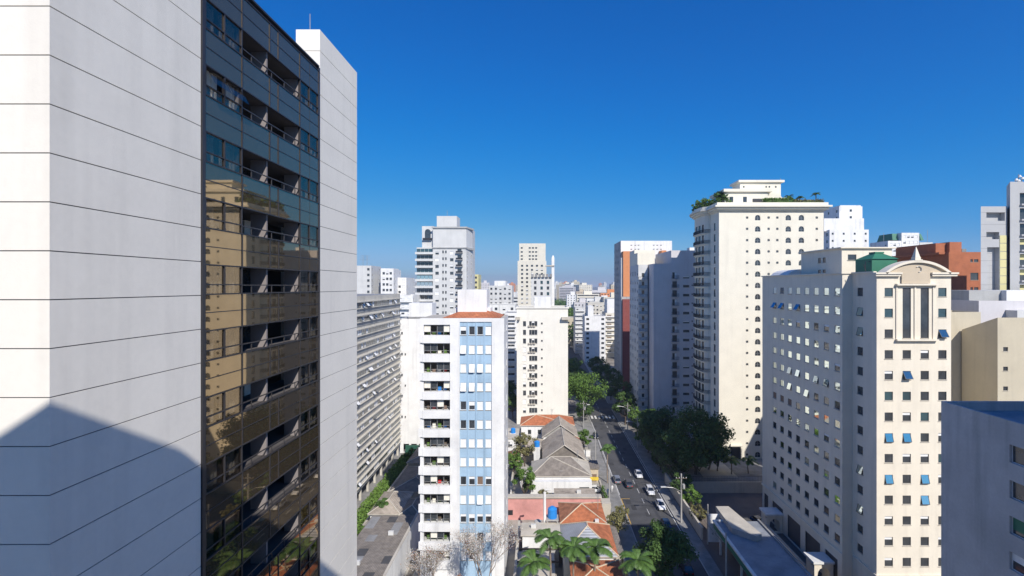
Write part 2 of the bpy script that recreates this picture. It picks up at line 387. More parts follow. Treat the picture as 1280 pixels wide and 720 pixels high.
struct('yard_ground', g)

# ------------------------------------------------------------------ the viewer's own tower, behind the camera (casts the big shadow)
b = Bld('apartment_tower', 'cream apartment tower the view is taken from, behind the viewer', 9, -14)
fp = [(-22,-25),(-3.6,-4.9),(24,-6.2),(24,-26)]   # clockwise from above in plan is turned below
fp = fp[::-1]
for i in range(4): b.face(fp[i], fp[(i+1)%4], G, 16.0, 'pgrey')
b.roof.poly([(x,y,16.0) for x,y in fp], 'slab'); part(b, 'balcony', lambda mb: mb.box(-3, 6, -4.88, -.8, -1.9, -1.65, 'pgrey')); b.finish()

# ------------------------------------------------------------------ big left tower with the bronze glass strip
XF = -15.05
t = thing('glass_strip_tower', 'tall tower of pale panelled walls around a dark bronze glass strip, at the left edge', 'building', (-20, 27, G))
def fin(y0, y1, top, x0, x1):
    mb = MB(); z = 1.07+1.505*((top-1.07)//1.505); zs = [top]
    while z > G: zs.append(z); z -= 1.505
    zs.append(G)
    for a, c in zip(zs[:-1], zs[1:]):
        if a-c > .1: mb.box(x0, x1, y0, y1, c+.018, a-.018, 'panel')
    mb.box(x0+.03, x1-.03, y0+.03, y1-.03, G, top-.05, 'joint'); return mb
fin(15.0, 21.7, 17.6, -17.2, XF).build('panelled_wall', t)
fin(33.5, 40.3, 17.6, -16.7, XF).build('panelled_wall', t)
mb = MB(); mb.box(-34, -17.9, 15.6, 40, G, 14.2, 'pgrey'); mb.box(-17.88, -17.3, 15.7, 21.6, G, 14.2, 'joint'); mb.box(-15.3, XF+.05, 21.74, 21.95, G, 17.3, 'bronze')
mb.box(-15.25, XF+.03, 33.25, 33.46, G, 14.9, 'bronze'); mb.build('tower_body', t)
mb = MB(); mb.cyl(-16.2, 34.5, 17.6, 19.2, .03, 'frame', n=6); mb.build('lightning_rod', t)
Y0, Y1, Y2, Y3, YM = 21.95, 24.72, 30.68, 33.25, 27.25
for k in range(-16, 6):
    zb = -.40+3.01*k; zt = zb+1.35; zn = zb+3.01           # opening band, next sill
    if k == 5: break
    top = min(zn, 14.9)
    sp = MB()
    for (a, c) in ((Y0,Y1),(Y1,YM),(YM,28.15),(28.15,Y2),(Y2,32.0),(32.0,Y3)):
        for (u, v) in ((zt, (zt+zn)/2), ((zt+zn)/2, zn)):
            if u >= top: continue
            sp.box(XF-.06, XF+.0, a+.025, c-.025, u+.02, min(v, top)-.02, 'film2')
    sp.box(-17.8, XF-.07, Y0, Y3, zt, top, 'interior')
    sp.build('spandrel_glass', t)
    mu = MB()
    for yy in (Y1, YM, 28.15, Y2): mu.box(XF-.1, XF+.035, yy-.03, yy+.03, zt, top, 'bronze')
    mu.box(XF-.1, XF+.04, Y0, Y3, zt-.03, zt+.03, 'bronze')
    if top == zn: mu.box(XF-.1, XF+.04, Y0, Y3, zn-.03, zn+.03, 'bronze')
    mu.box(XF-.1, XF+.02, Y0, Y3, (zt+zn)/2-.02, (zt+zn)/2+.02, 'bronze'); mu.build('mullion', t)
    for (a, c) in ((Y0, Y1), (Y2, Y3)):
        f = MB(); m_ = (a+c)/2
        for yy in (a+.04, m_, c-.04): f.box(XF-.1, XF+.03, yy-.035, yy+.035, zb+.03, zt-.03, 'bronze')
        f.box(XF-.1, XF+.02, a+.08, c-.08, zb+.42, zb+.47, 'bronze'); fo = f.build('window', t)
        for (p_, q_) in ((a+.075, m_-.035), (m_+.035, c-.075)):
            pn = MB(); yy0, yy1 = p_, q_
            pn.box(XF-.05, XF-.03, yy0, yy1, zb+.035, zb+.415, 'tint')
            if k in (3,) and a == Y0:                      # this row has a sash standing open
                e = .45; pn.poly([(XF-.03,yy0,zt-.05),(XF-.03,yy1,zt-.05),(XF-.03+e,yy1,zb+.5),(XF-.03+e,yy0,zb+.5)], 'tint')
            else: pn.box(XF-.05, XF-.03, yy0, yy1, zb+.475, zt-.035, 'tint')
            pn.build('pane', fo)
        for (p_, q_) in ((a+.1, m_-.35 if k % 3 else m_-.05), (m_+.1+.3*(k % 2), c-.1)):
            cu = MB(); n = int((q_-p_)/.055)
            for i in range(n):
                ya, yb = p_+(q_-p_)*i/n, p_+(q_-p_)*(i+1)/n
                xa, xb = XF-.34+.05*math.sin(i*1.3), XF-.34+.05*math.sin((i+1)*1.3); cu.poly([(xa,ya,zb+.02),(xb,yb,zb+.02),(xb,yb,zt-.02),(xa,ya,zt-.02)], 'curtain')
            cu.build('curtain', fo)
    ba = MB()                                              # the loggia behind the opening
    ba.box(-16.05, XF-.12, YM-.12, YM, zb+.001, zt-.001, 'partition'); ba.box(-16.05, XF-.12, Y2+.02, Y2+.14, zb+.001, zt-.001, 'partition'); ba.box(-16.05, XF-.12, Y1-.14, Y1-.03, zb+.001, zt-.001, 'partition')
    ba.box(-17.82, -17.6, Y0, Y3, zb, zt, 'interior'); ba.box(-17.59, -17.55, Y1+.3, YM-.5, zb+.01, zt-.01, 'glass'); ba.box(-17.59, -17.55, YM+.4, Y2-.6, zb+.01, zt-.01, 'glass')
    if k % 3 == 1: ba.box(-17.2, -17.1, 28.3, 29.0, zb+.01, zb+1.2, 'curtain')
    if k % 4 == 2: ba.box(-17.2, -17.1, Y1+.2, Y1+.9, zb+.01, zb+1.2, 'curtain')
    ba.build('loggia', t)
    ra = MB(); ra.box(XF-.09, XF-.03, Y1+.03, Y2-.03, zb+.40, zb+.45, 'railm')
    for yy in (Y1+.9, YM+.3, 28.9, Y2-.5): ra.box(XF-.08, XF-.04, yy-.02, yy+.02, zb+.03, zb+.40, 'railm')
    ra.build('railing', t)
mb = MB(); mb.box(-17.8, XF+.06, Y0-.02, Y3+.02, 14.9, 15.0, 'bronze'); mb.build('coping', t)

# ------------------------------------------------------------------ cream office block on the right
OK = ['mirror', 'mirror', 'mirror', 'dark', 'awnings']
XL, XN, OY, OR, OB = 47.2, 48.75, 70.5, 59.5, 103.2; ZT = 1.85
b = Bld('office_building', 'cream office block with rows of small square windows and an arched pediment with a spire', 53, 86, near=True)
fr_ = []
for r in range(14):
    z = -.96-3*r
    for c, xc in enumerate((50.5, 53.1, 55.7, 58.25)):
        if r < 3 and c in (1, 2): continue
        k = R.choice(['dark','dark','dark','blue','third'])
        if r == 0: k = 'blue'
        if r == 1 and c == 3: k = 'blue'
        if (r, c) in ((2,3), (4,1)): k = 'awning'
        if (r, c) in ((7,0), (7,1), (9,0), (9,2), (10,2)): k = 'awnings'
        fr_.append((xc-.6-XN, xc+.6-XN, z-.62, z+.63, k, 'framed'))
fr_ += [(53.1-.6-XN, 53.1+.6-XN, -7.6, -.35, 'dark', 'framed'), (55.7-.6-XN, 55.7+.6-XN, -7.6, -.35, 'dark', 'framed')]
b.face((XN,OY), (OR,OY), G, ZT, 'office', fr_, .16)
b.face((XN,76.0), (XN,OY), G, ZT, 'office', [(1.2, 2.5, -.96-3*r-.62, -.96-3*r+.63, 'awnings' if r in (1,2,9,11) else 'dark', 'framed') for r in range(14)], .2)
b.face((XL,76.0), (XN,76.0), G, ZT, 'office')
sd_ = []
for r in range(14):
    for c in range(8):
        u = OB-(97.8-c*2.93); z = -.96-3*r
        k = R.choice(['mirror','mirror','mirror','mirror','mirror','dark','third'] if r < 9 else ['mirror','dark','mirror','dark'])
        if r in (5, 6) and c > 1 and R.random() < .45: k = 'awnings'
        if r == 1 and c in (0, 1, 3): k = 'awning'
        if r == 7 and c < 3: k = 'brown'  # brown panes paint an orange roof's reflection into the glass
        sd_.append((u-.69, u+.69, z-.62, z+.62, k, 'frame'))
for (ya, yb) in ((100.6, 102.4), (94.5, 98.8), (88.2, 92.8), (82, 86.6), (77.2, 80.6)):
    sd_.append((OB-yb, OB-ya, G+.3, -43.4, None))
b.face((XL,OB), (XL,76.0), G, ZT, 'office', sd_, .10)
b.face((OR,OY), (OR,OB), G, ZT, 'office'); b.face((OR,OB), (XL,OB), G, ZT, 'office')
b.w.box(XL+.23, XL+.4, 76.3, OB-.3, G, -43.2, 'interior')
b.roof.poly([(XL+.1,76.1,ZT-.5),(OR-.1,76.1,ZT-.5),(OR-.1,OB-.1,ZT-.5),(XL+.1,OB-.1,ZT-.5)], 'slab2'); b.roof.poly([(XN+.1,OY+.1,ZT-.5),(OR-.1,OY+.1,ZT-.5),(OR-.1,76.1,ZT-.5),(XN+.1,76.1,ZT-.5)], 'slab2')
# copings, ledges, bands
T = b.tr
T.box(XL-.25, XL+.25, 75.75, OB+.1, ZT+.002, ZT+.2, 'office'); T.box(XL+.25, XN-.26, 75.8, 76.2, ZT+.002, ZT+.2, 'office'); T.box(XN-.25, XN+.2, OY+.3, 76.2, ZT+.003, ZT+.22, 'office')
T.box(XL-.22, XL-.004, 75.75, OB+.1, -42.05, -41.75, 'office'); T.box(XN-.2, XN-.004, OY-.2, 75.7, -42.05, -41.75, 'office'); T.box(XN, OR+.2, OY-.2, OY-.004, -42.05, -41.75, 'office')
for (x0, x1) in ((XN-.35, 52.0), (56.5, OR+.6)):
    T.box(x0, x1, OY-.4, OY-.004, ZT-.5, ZT-.2, 'office'); T.box(x0-.1, x1+.1, OY-.55, OY+.4, ZT-.2, ZT+.05, 'office')
for zz in (-.33, -7.95): T.box(51.4, 57.4, OY-.5, OY-.004, zz+.35, zz+.6, 'office') if zz > -1 else T.box(51.4, 57.4, OY-.5, OY-.004, zz, zz+.22, 'office')
for xx in (51.6, 54.25, 56.9): T.box(xx-.12, xx+.12, OY-.14, OY-.005, -7.7, .02, 'office')
def pedi(mb):                                              # segmental pediment: tan face under a cream arch
    cx = 54.4; hw = 4.75; rise = 1.75; zb = ZT+.06; rad = (hw*hw+rise*rise)/(2*rise); cz = zb+rise-rad; n = 20; a0 = math.asin(hw/rad)
    A = [(cx+rad*math.sin(-a0+2*a0*i/n), cz+rad*math.cos(-a0+2*a0*i/n)) for i in range(n+1)]
    B = [(cx+(rad-.35)*math.sin(-a0+2*a0*i/n), cz+(rad-.35)*math.cos(-a0+2*a0*i/n)) for i in range(n+1)]
    for i in range(n):
        (x0,z0),(x1,z1),(u0,w0),(u1,w1) = A[i],A[i+1],B[i],B[i+1]; y0 = OY-.55; y1 = OY+1.2
        mb.poly([(u0,y0,w0),(u1,y0,w1),(x1,y0,z1),(x0,y0,z0)], 'office'); mb.poly([(x0,y0,z0),(x1,y0,z1),(x1,y1,z1),(x0,y1,z0)], 'office')
        mb.poly([(u0,y0,w0),(u0,y1,w0),(u1,y1,w1),(u1,y0,w1)], 'office')
        mb.poly([(u0,OY-.2,max(zb-.06,ZT-.0)),(u1,OY-.2,ZT),(u1,OY-.2,w1),(u0,OY-.2,w0)], 'tan')
        mb.poly([(u0,OY+1,ZT-.6),(u1,OY+1,ZT-.6),(x1,OY+1.2,z1),(x0,OY+1.2,z0)], 'tan')
    mb.box(52.2, 56.3, OY-.25, OY-.21, .3, ZT+.01, 'tan')
part(b, 'pediment', pedi)
def ring(mb):
    mb.tube([(54.6+.42*math.cos(a*math.pi/8), OY-.3, 2.35+.42*math.sin(a*math.pi/8)) for a in range(-4, 7)], .05, 'frame')
part(b, 'ring_ornament', ring)
def spire(mb):
    mb.box(53.85, 54.95, OY-.6, OY+.5, 3.55, 3.75, 'office'); mb.box(54.0, 54.8, OY-.45, OY+.35, 3.75, 4.1, 'office'); mb.prism([(54.05,OY-.4),(54.75,OY-.4),(54.75,OY+.3),(54.05,OY+.3)], 4.1, 5.6, 'office', taper=.08)
part(b, 'spire', spire)
# penthouse
px0, px1, py0, py1 = 49.6, 57.8, 80, 92.4
b.face((px0,py0), (px1,py0), ZT-.5, 6.1, 'office', [(1.0, 2.4, 4.2, 5.1, 'dark', 'framed')], .12)
b.face((px0,py1), (px0,py0), ZT-.5, 6.1, 'office', [(7.0,7.9,4.0,4.9,'dark','framed'), (5.6,6.5,4.0,4.9,'dark','framed'), (7.0,7.9,1.9,2.8,'dark','framed'), (5.6,6.5,1.9,2.8,'dark','framed')], .12)
b.face((px1,py0), (px1,py1), ZT-.5, 6.1, 'office'); b.face((px1,py1), (px0,py1), ZT-.5, 6.1, 'office')
T.box(px0-.4, px1+.5, py0-.4, py1+.4, 6.1, 6.3, 'office')
def dome(mb):
    n = 8
    for i in range(n):
        a0, a1 = math.pi*i/n, math.pi*(i+1)/n
        f0 = (50.3-2.6*math.cos(a0), ZT-.45+1.75*math.sin(a0)); f1 = (50.3-2.6*math.cos(a1), ZT-.45+1.75*math.sin(a1))
        mb.poly([(f0[0],94,f0[1]),(f1[0],94,f1[1]),(f1[0],101,f1[1]),(f0[0],101,f0[1])], 'white')
        mb.poly([(f0[0],94,f0[1]),(f1[0],94,f1[1]),(50.3,94,ZT-.45)], 'white')
part(b, 'vaulted_skylight', dome)
b.finish()
# green tank house on its roof
t = thing('rooftop_tank', 'green water tank house with hipped lid on the cream office roof', 'water tank', (53, 75, ZT-.5))
mb = MB(); mb.box(49.9, 53.7, 73.2, 77.0, ZT-.5, 4.0, 'green'); mb.build('tank_body', t)
mb = MB(); mb.prism([(49.8,73),(53.9,73),(53.9,77.2),(49.8,77.2)], 4.0, 4.95, 'green', taper=.25); mb.box(51.2,52.6,74.4,75.8,4.9,5.15,'green'); mb.build('tank_lid', t)
mb = MB(); mb.tube([(49.8,73.6,1.4),(49.2,73.6,1.4),(49.2,73.6,3.6),(49.9,73.6,3.6)], .06, 'rail'); mb.tube([(49.2,73.4,1.9),(48.8,73.4,3.2)], .05, 'rail'); mb.build('pipe', t)

# ------------------------------------------------------------------ grey-blue building bottom right (side wall in shade)
b = Bld('concrete_building', 'rough blue-grey building in shade at the bottom right corner with green-shuttered windows', 48, 30, near=True)
ws = []
for r in range(12):
    z = -11.4-(2.0+r*3.0)-.0
    ws.append((7.0, 9.4, z-1.5, z, ['slidew','slidew','greenblind','half'][r % 4], 'framew'))
    ws.append((14.5, 17, z-1.5, z-.15, ['dark','half','blind','greenblind'][r % 4], 'framew'))
b.face((39.7,48.2), (39.7,14), G, -11.4, 'rough_wall', ws, .3)
b.face((39.7,14), (56,14), G, -11.4, 'rough_wall'); b.face((56,14), (56,48.2), G, -11.4, 'rough_wall'); b.face((56,48.2), (39.7,48.2), G, -11.4, 'rough_wall')
b.roof.poly([(39.9,14,-12.3),(55.8,14,-12.3),(55.8,48,-12.3),(39.9,48,-12.3)], 'rblue')
for (a0,a1,c0,c1) in ((39.7,39.92,14,48.2),(39.92,56,47.98,48.2),(55.78,56,14,47.98),(39.92,55.78,14,14.22)): b.w.poly([(a0,c0,-11.4),(a1,c0,-11.4),(a1,c1,-11.4),(a0,c1,-11.4)],'rough_wall')
b.w.poly([(39.92,14,-11.4),(39.92,48,-11.4),(39.92,48,-12.3),(39.92,14,-12.3)], 'rough_wall'); b.w.poly([(39.9,47.98,-11.4),(55.8,47.98,-11.4),(55.8,47.98,-12.3),(39.9,47.98,-12.3)], 'rough_wall')
b.w.box(43, 45, 38, 41, -12.3, -11.7, 'rblue'); part(b, 'unseen_upper_block', lambda mb: mb.box(42.2, 55.9, 14.1, 36, -12.29, 8, 'rough_wall', top='slab')); b.finish()  # unseen upper block, added out of view to shade road and tree

# ------------------------------------------------------------------ cream tower with roof garden
CY = 129.7; CX0, CX1 = 47.8, 75.6; CZ = 20.4
b = Bld('roof_garden_tower', 'tall cream apartment tower with arched and round windows and a planted roof terrace', 61, 140)
ws = []
colx = [(850+v/3.79-674)*CY/F-CX0 for v in (318, 368, 420, 461, 513, 575, 648)]
for r in range(22):
    z = pz(210+235/3.79, CY)-r*3.0
    for c, u in enumerate(colx):
        if c in (1, 4, 5): ws.append((u-.72, u+.72, z-.72, z+.72, 'arch', 'frame'))
        else: ws.append((u-.36, u+.36, z-.36, z+.36, 'round', 'frame'))
b.face((CX0,CY), (CX1,CY), G, CZ, 'cream', ws, .18)
b.face((CX0,136.2), (CX0,CY), G, CZ, 'cream', [(2.6, 3.9, 15.0-3*r, 17.0-3*r, 'dark', 'framed') for r in range(21)], .18)
# curved bay
arc = [(47.8,136.2),(47.2,136.4),(46.5,137.2),(46.1,139),(46.0,141.5),(46.1,144),(46.5,146),(47.2,146.9),(47.8,147.2)]
for p, q in zip(arc[1:], arc[:-1]):
    L_ = math.hypot(p[0]-q[0], p[1]-q[1])
    wl = [(.35, L_-.35, 15.1-3*r, 17.2-3*r, 'slide', 'framed') for r in range(21)] if L_ > 1.5 else []
    b.face(p, q, G, CZ, 'cream', wl, .2)
b.face((CX0,148.2), (CX0,147.2), G, CZ, 'cream'); b.face((CX1,CY), (CX1,148.2), G, CZ, 'cream'); b.face((CX1,148.2), (CX0,148.2), G, CZ, 'cream')
b.roof.poly([(CX0,CY,CZ-.02),(CX1,CY,CZ-.02),(CX1,148.2,CZ-.02),(CX0,148.2,CZ-.02)], 'slab2')
foot = [(CX0,CY),(CX1,CY),(CX1,148.2),(CX0,148.2),(CX0,147.2)]+arc[::-1][1:]
def off(pts, d):
    n = len(pts); out = []
    for i in range(n):
        a, p, c = Vector(pts[i-1]), Vector(pts[i]), Vector(pts[(i+1) % n]); e0 = (p-a).normalized(); e1 = (c-p).normalized()
        n0 = Vector((e0.y,-e0.x)); n1 = Vector((e1.y,-e1.x)); m_ = (n0+n1); m_ = m_.normalized() if m_.length > .01 else n0
        out.append(tuple(p+m_*d/max(.5, m_.dot(n0))))
    return out
T = b.tr; T.prism(off(foot,.45), CZ-.6, CZ-.2, 'cream'); T.prism(off(foot,.95), CZ-.2, CZ+.35, 'cream'); T.prism(off(foot,1.5), CZ+.35, CZ+.8, 'cream'); T.prism(off(foot,.8), CZ+.8, CZ+1.6, 'cream')
for r in range(21):
    mb = MB(); z = 14.6-3*r
    pts = [(x-.4 if 1 <= i <= 7 else x, y) for i, (x, y) in enumerate(arc)]
    mb.prism(pts, z, z+.16, 'cream'); 
    for (x0,y0),(x1,y1) in zip(pts[:-1], pts[1:]):
        mb.tube([(x0,y0,z+1.1),(x1,y1,z+1.1)], .035, 'rail', n=4); n = max(2, int(math.hypot(x1-x0,y1-y0)/.16))
        for i in range(n): mb.box(x0+(x1-x0)*i/n-.02, x0+(x1-x0)*i/n+.02, y0+(y1-y0)*i/n-.02, y0+(y1-y0)*i/n+.02, z+.16, z+1.1, 'rail')
    mb.build('balcony', b.r)
def cpt(mb):
    z = CZ+1.6
    x0, x1 = px(906, 133), px(960, 133); mb.box(x0, x1, 133, 143, CZ+.8, pz(240,133), 'cream'); mb.box(x0-.5, x1+1, 132.4, 143.5, pz(240,133), pz(236.5,133), 'cream')
    x0, x1 = px(925, 138), px(976, 138); mb.box(x0, x1, 138, 143.5, CZ+.8, pz(228,138), 'cream'); mb.box(x0-.6, x1+.8, 137.4, 144, pz(228,138), pz(225.5,138), 'cream')
    mb.poly([(px(950,134),134,CZ+.8),(px(986,134),134,CZ+.8),(px(975,134),134,pz(243,134)),(px(958,134),134,pz(239,134))], 'cream')
    mb.box(px(950,134.02), px(984,134), 134.02, 140, CZ+.8, pz(247,134), 'cream')
    for xx in (929, 957, 961, 969):
        mb.box(px(xx,137.95), px(xx+1.6,137.95), 137.93, 137.99, pz(234.5,138), pz(232.5,138), 'glass')
    for xx in (912, 929): mb.box(px(xx,132.95), px(xx+4.5,132.95), 132.93, 132.99, pz(252.5,133), pz(246,133), 'glass')
    mb.box(px(941,132.9), px(953,132.9), 132.85, 132.95, pz(252.5,133), pz(248.5,133), 'rail')
part(b, 'penthouse', cpt)
b.finish()

# ------------------------------------------------------------------ tower in shade left of it, juliet balconies
b = Bld('shaded_tower', 'blue-grey shaded apartment tower with small dark balconies, left of the roof garden tower', 47, 174)
TY = 163; X0 = px(817, TY); X1 = 60
ws = []
for r in range(18):
    z = pz(280+239/3.6, TY)-3*r
    u = px(760+352/3.6, TY)-X0; ws.append((u-1.05, u+1.05, z-.42, z+.38, 'dark' if r % 5 else 'half', 'framed'))
    u = px(760+375/3.6, TY)-X0+.3; ws.append((u-.2, u+.2, z+.1, z+.5, 'dark', 'framed'))
    u = px(760+300/3.6, TY)-X0; ws.append((u-.75, u+.75, z-.5, z+1.6, 'dark' if r % 3 else 'slidew', 'framed'))
b.face((X0,TY), (px(839,TY),TY), G, pz(329.5,TY), 'bluew', [w_ for w_ in ws if w_[1] < px(839,TY)-X0])
xs = px(839,TY); sh = xs-X0
b.face((xs,TY), (X1,TY), G, pz(313,TY), 'bluew', [(w_[0]-sh, w_[1]-sh, *w_[2:]) for w_ in ws if w_[0] > sh and w_[1] < X1-X0-.2])
zz = pz(329.5,TY)
b.face((xs,185), (xs,TY), zz, pz(313,TY), 'bluew'); b.face((X0,185), (X0,TY), G, zz, 'bluew'); b.face((X1,TY), (X1,185), G, pz(313,TY), 'bluew'); b.face((X1,185), (X0,185), G, zz, 'bluew'); b.face((X1,185), (xs,185), zz, pz(313,TY), 'bluew')
b.roof.poly([(X0,TY,zz-.01),(xs,TY,zz-.01),(xs,185,zz-.01),(X0,185,zz-.01)], 'slab'); b.roof.poly([(xs,TY,pz(313,TY)-.01),(X1,TY,pz(313,TY)-.01),(X1,185,pz(313,TY)-.01),(xs,185,pz(313,TY)-.01)], 'slab')
b.w.box(px(862,TY+3), px(868,TY+3), TY+3, TY+6, pz(313,TY), pz(308.5,TY), 'white')
for r in range(18):
    mb = MB(); z = pz(280+239/3.6, TY)-3*r-.55; xc = px(760+300/3.6, TY)
    mb.box(xc-1.3, xc+1.3, TY-.9, TY-.004, z-.12, z, 'bluew')
    for q in range(14): mb.box(xc-1.25+q*.19, xc-1.2+q*.19, TY-.88, TY-.83, z, z+1.0, 'rail')
    mb.box(xc-1.28, xc+1.28, TY-.9, TY-.82, z+1.0, z+1.06, 'rail'); mb.build('balcony', b.r)
b.finish()
# its narrow wing with the curved side balconies
b = Bld('balcony_wing_tower', 'slim grey wing with stacked rounded balconies left of the blue-grey shaded tower', 36, 178)
wx0, wx1 = px(798,170), X0-.4
b.face((wx0,170), (wx1,170), G, pz(330,165), 'pgrey', grid(wx1-wx0, 1, .9, 1.3, 4.4, 17, kinds=('dark',)))
b.face((wx1,170), (wx1,186), G, pz(330,165), 'pgrey'); b.face((wx1,186), (wx0,186), G, pz(330,165), 'pgrey'); b.face((wx0,186), (wx0,170), G, pz(330,165), 'pgrey', grid(16, 4, 1.3, 1.5, 5, 17, kinds=('dark','half')))
b.roof.poly([(wx0,170,pz(330,165)-.01),(wx1,170,pz(330,165)-.01),(wx1,186,pz(330,165)-.01),(wx0,186,pz(330,165)-.01)],'slab')
b.w.box(wx0+.1, X0+2.5, 172, 184, pz(330,165)-.3, pz(316,172), 'cream'); b.w.box(px(803,172), px(831,172), 186.5, 196, G, pz(311,180), 'cream')
for r in range(17):
    mb = MB(); z = 2.0-3*r; cx = wx0+1.6
    pts = [(cx+1.5*math.cos(math.pi+math.pi*i/8), 169.99+1.3*math.sin(math.pi+math.pi*i/8)) for i in range(9)]
    mb.prism(pts, z, z+.15, 'pgrey')
    for p, q in zip(pts[:-1], pts[1:]): mb.tube([(*p, z+1.05), (*q, z+1.05)], .04, 'rail', n=4); mb.box(p[0]-.03,p[0]+.03,p[1]-.03,p[1]+.03,z+.15,z+1.05,'rail')
    mb.build('balcony', b.r)
b.finish()
# brick and white tower behind
b = Bld('brick_fin_tower', 'white tower with orange brick columns on its face, left of the shaded towers', 50, 240)
BY = 230
b.face((px(776,BY),BY), (px(840,BY),BY), G, pz(301,BY), 'white', [(*a, 'half', 'frame') for r in range(6) for a in ()]+[(px(x,BY)-px(776,BY), px(x+2.2,BY)-px(776,BY), pz(y+1.6,BY), pz(y,BY), 'half', 'framew') for y in (305.5,310.5) for x in (788,793,797,816,820.5,825)])
b.face((px(776,BY),250), (px(776,BY),BY), G, pz(301,BY), 'grey', grid(20, 5, 1.2, 1.3, 18, 20, kinds=('dark','half')))
b.face((px(840,BY),BY), (px(840,BY),250), G, pz(301,BY), 'white'); b.face((px(840,BY),250), (px(776,BY),250), G, pz(301,BY), 'white'); b.cap([(px(776,BY),BY),(px(840,BY),BY),(px(840,BY),250),(px(776,BY),250)], pz(301,BY)-.02)
b.w.box(px(776,226)+.2, px(781,226), 226, 229.9, G, pz(322,226), 'pgrey'); b.w.box(px(779,225), px(793.5,225), 225, 229.9, pz(374,225), pz(314,225), 'brick2'); b.w.box(px(781,225), px(793,225), 225, 229.9, G, pz(374,225)-.01, 'shade_brick'); b.w.box(px(794.5,224.8), px(797.5,224.8), 224.8, 225.9, G, pz(330,225), 'brick')  # lower column coloured darker for the shade falling on it
b.w.box(px(793,226), px(816,226), 226, 229.9, G, pz(318,226), 'pgrey'); b.w.box(px(827,225), px(833,225), 225, 229.9, G, pz(313,225), 'brick2')
b.w.box(px(776,222)+.3, px(801,222), 222, 224.9, G, pz(371,222), 'grey', top='slab'); b.w.box(px(778.5,221), px(788.5,221), 221, 221.99, G, pz(374,221), 'shade_brick')
for r in range(22):
    z = pz(330,226)-3*r
    b.wins.append((px(797,226), 225.98, z, 0, 1.3, 1.2, R.choice(['dark','half','third']), 'framew'))
b.finish()

# ------------------------------------------------------------------ blue and white building in the middle
BY = 77.9; bx0, bx1 = -19.0, -5.6; BZ = -5.2
b = Bld('blue_panel_building', 'white apartment building with a sky-blue window strip and glazed balconies, orange tiled roof edge', -12.3, 83, near=True)
def U(x): return px(x, BY)-bx0
kin = ['half dark dark blind','awningw blind blind blind','blind awningw awningw blind','awningw awningw blind blind','dark half blind blind','dark dark blind blind','blind blind blind blind','blind blind blind blind','dark third brown third','blind blind awningw blind','third half third third','blind blind dark blind','blind dark blind blind']
rect = []
zr = [-7.2-3.0*r for r in range(13)]
xb0, xb1 = U(529.5), U(562.5)
for r, z in enumerate(zr): rect.append((xb0, xb1, z-.75, z+.95, None))
b.face((bx0,BY), (px(574.6,BY),BY), G, BZ, 'white', rect, .25)
p5, p6 = px(574.6,BY), px(614.6,BY)
rect = []
for r, z in enumerate(zr):
    for c, x in enumerate((575.3, 586.0, 596.3, 606.8)): rect.append((px(x,BY)-p5, px(x+7.4,BY)-p5, z-.68, z+.68, kin[r].split()[c], 'framew'))
b.face((p5,BY+.15), (p6,BY+.15), G, BZ-.6, 'sky_blue', rect, .14)
b.w.poly([(p5,BY,G),(p5,BY+.15,G),(p5,BY+.15,BZ),(p5,BY,BZ)],'white'); b.w.poly([(p6,BY,G),(p6,BY,BZ),(p6,BY+.15,BZ),(p6,BY+.15,G)],'white')
b.w.box(p5, p6, BY, BY+.3, BZ-.6, BZ, 'white')
for x in (584.4, 594.8, 605.3): b.w.box(px(x,BY)-.05, px(x,BY)+.05, BY+.06, BY+.146, G, BZ-.6, 'sky_blue')
b.face((p6,BY), (bx1,BY), G, BZ, 'white')
sr = []
for r in range(13): sr += [(1.2+.1*(r%2), 1.8, zr[r]-.3, zr[r]+.3, 'dark', 'frame'), (5.5, 6.5, zr[r]-.5, zr[r]+.5, 'half', 'framew')]
b.face((bx1,BY), (bx1,87.6), G, BZ, 'white', sr); b.face((bx1,87.6), (bx0,87.6), G, BZ, 'white'); b.face((bx0,87.6), (bx0,BY), G, BZ, 'white')
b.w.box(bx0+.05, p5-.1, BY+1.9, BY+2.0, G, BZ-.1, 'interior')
for z in zr: b.w.box(bx0+.05, p5-.1, BY+.26, BY+1.9, z-1.0, z-.751, 'white2'); b.w.box(bx0+.05, p5-.1, BY+.26, BY+1.9, z+.951, z+1.15, 'white2')
for i, z in enumerate(zr):
    mb = MB(); n = 4; dx = (xb1-xb0)/n
    for q in range(n+1): mb.box(bx0+xb0+q*dx-.035, bx0+xb0+q*dx+.035, BY+.3, BY+.36, z-.75, z+.95, 'frame')
    mb.box(bx0+xb0, bx0+xb1, BY+.3, BY+.36, z-.25, z-.20, 'frame'); mb.box(bx0+xb0, bx0+xb1, BY+.3, BY+.36, z+.85, z+.95, 'frame')
    fo = mb.build('balcony_glazing', b.r)
    mb = MB()
    for q in range(n):
        if (i*3+q*5) % 7 < 4: mb.box(bx0+xb0+q*dx+.04, bx0+xb0+(q+1)*dx-.04, BY+.32, BY+.335, z-.19, z+.85, 'glass' if (i+q) % 3 else 'curtain')
    mb.build('pane', fo)
    mb = MB(); rr = random.Random(i)
    for q in range(4):
        xx = bx0+xb0+.3+q*.9; mm = ['blind_refl','bark','curtain','leafd','tank','red','leaf'][rr.randrange(7)]
        mb.box(xx, xx+.5, BY+1.0, BY+1.4, z-.74, z-.74+rr.uniform(.4,.8), mm)
    mb.build('balcony_furniture', b.r)
    mb = MB(); mb.box(bx0-.2, bx0+xb0-.12, BY-.28, BY-.003, z-1.9, z-.6, 'white'); mb.box(bx0+xb0-.1, bx0+xb1+.08, BY-.3, BY-.003, z-1.95, z-.72, 'white'); mb.build('balcony_parapet', b.r)
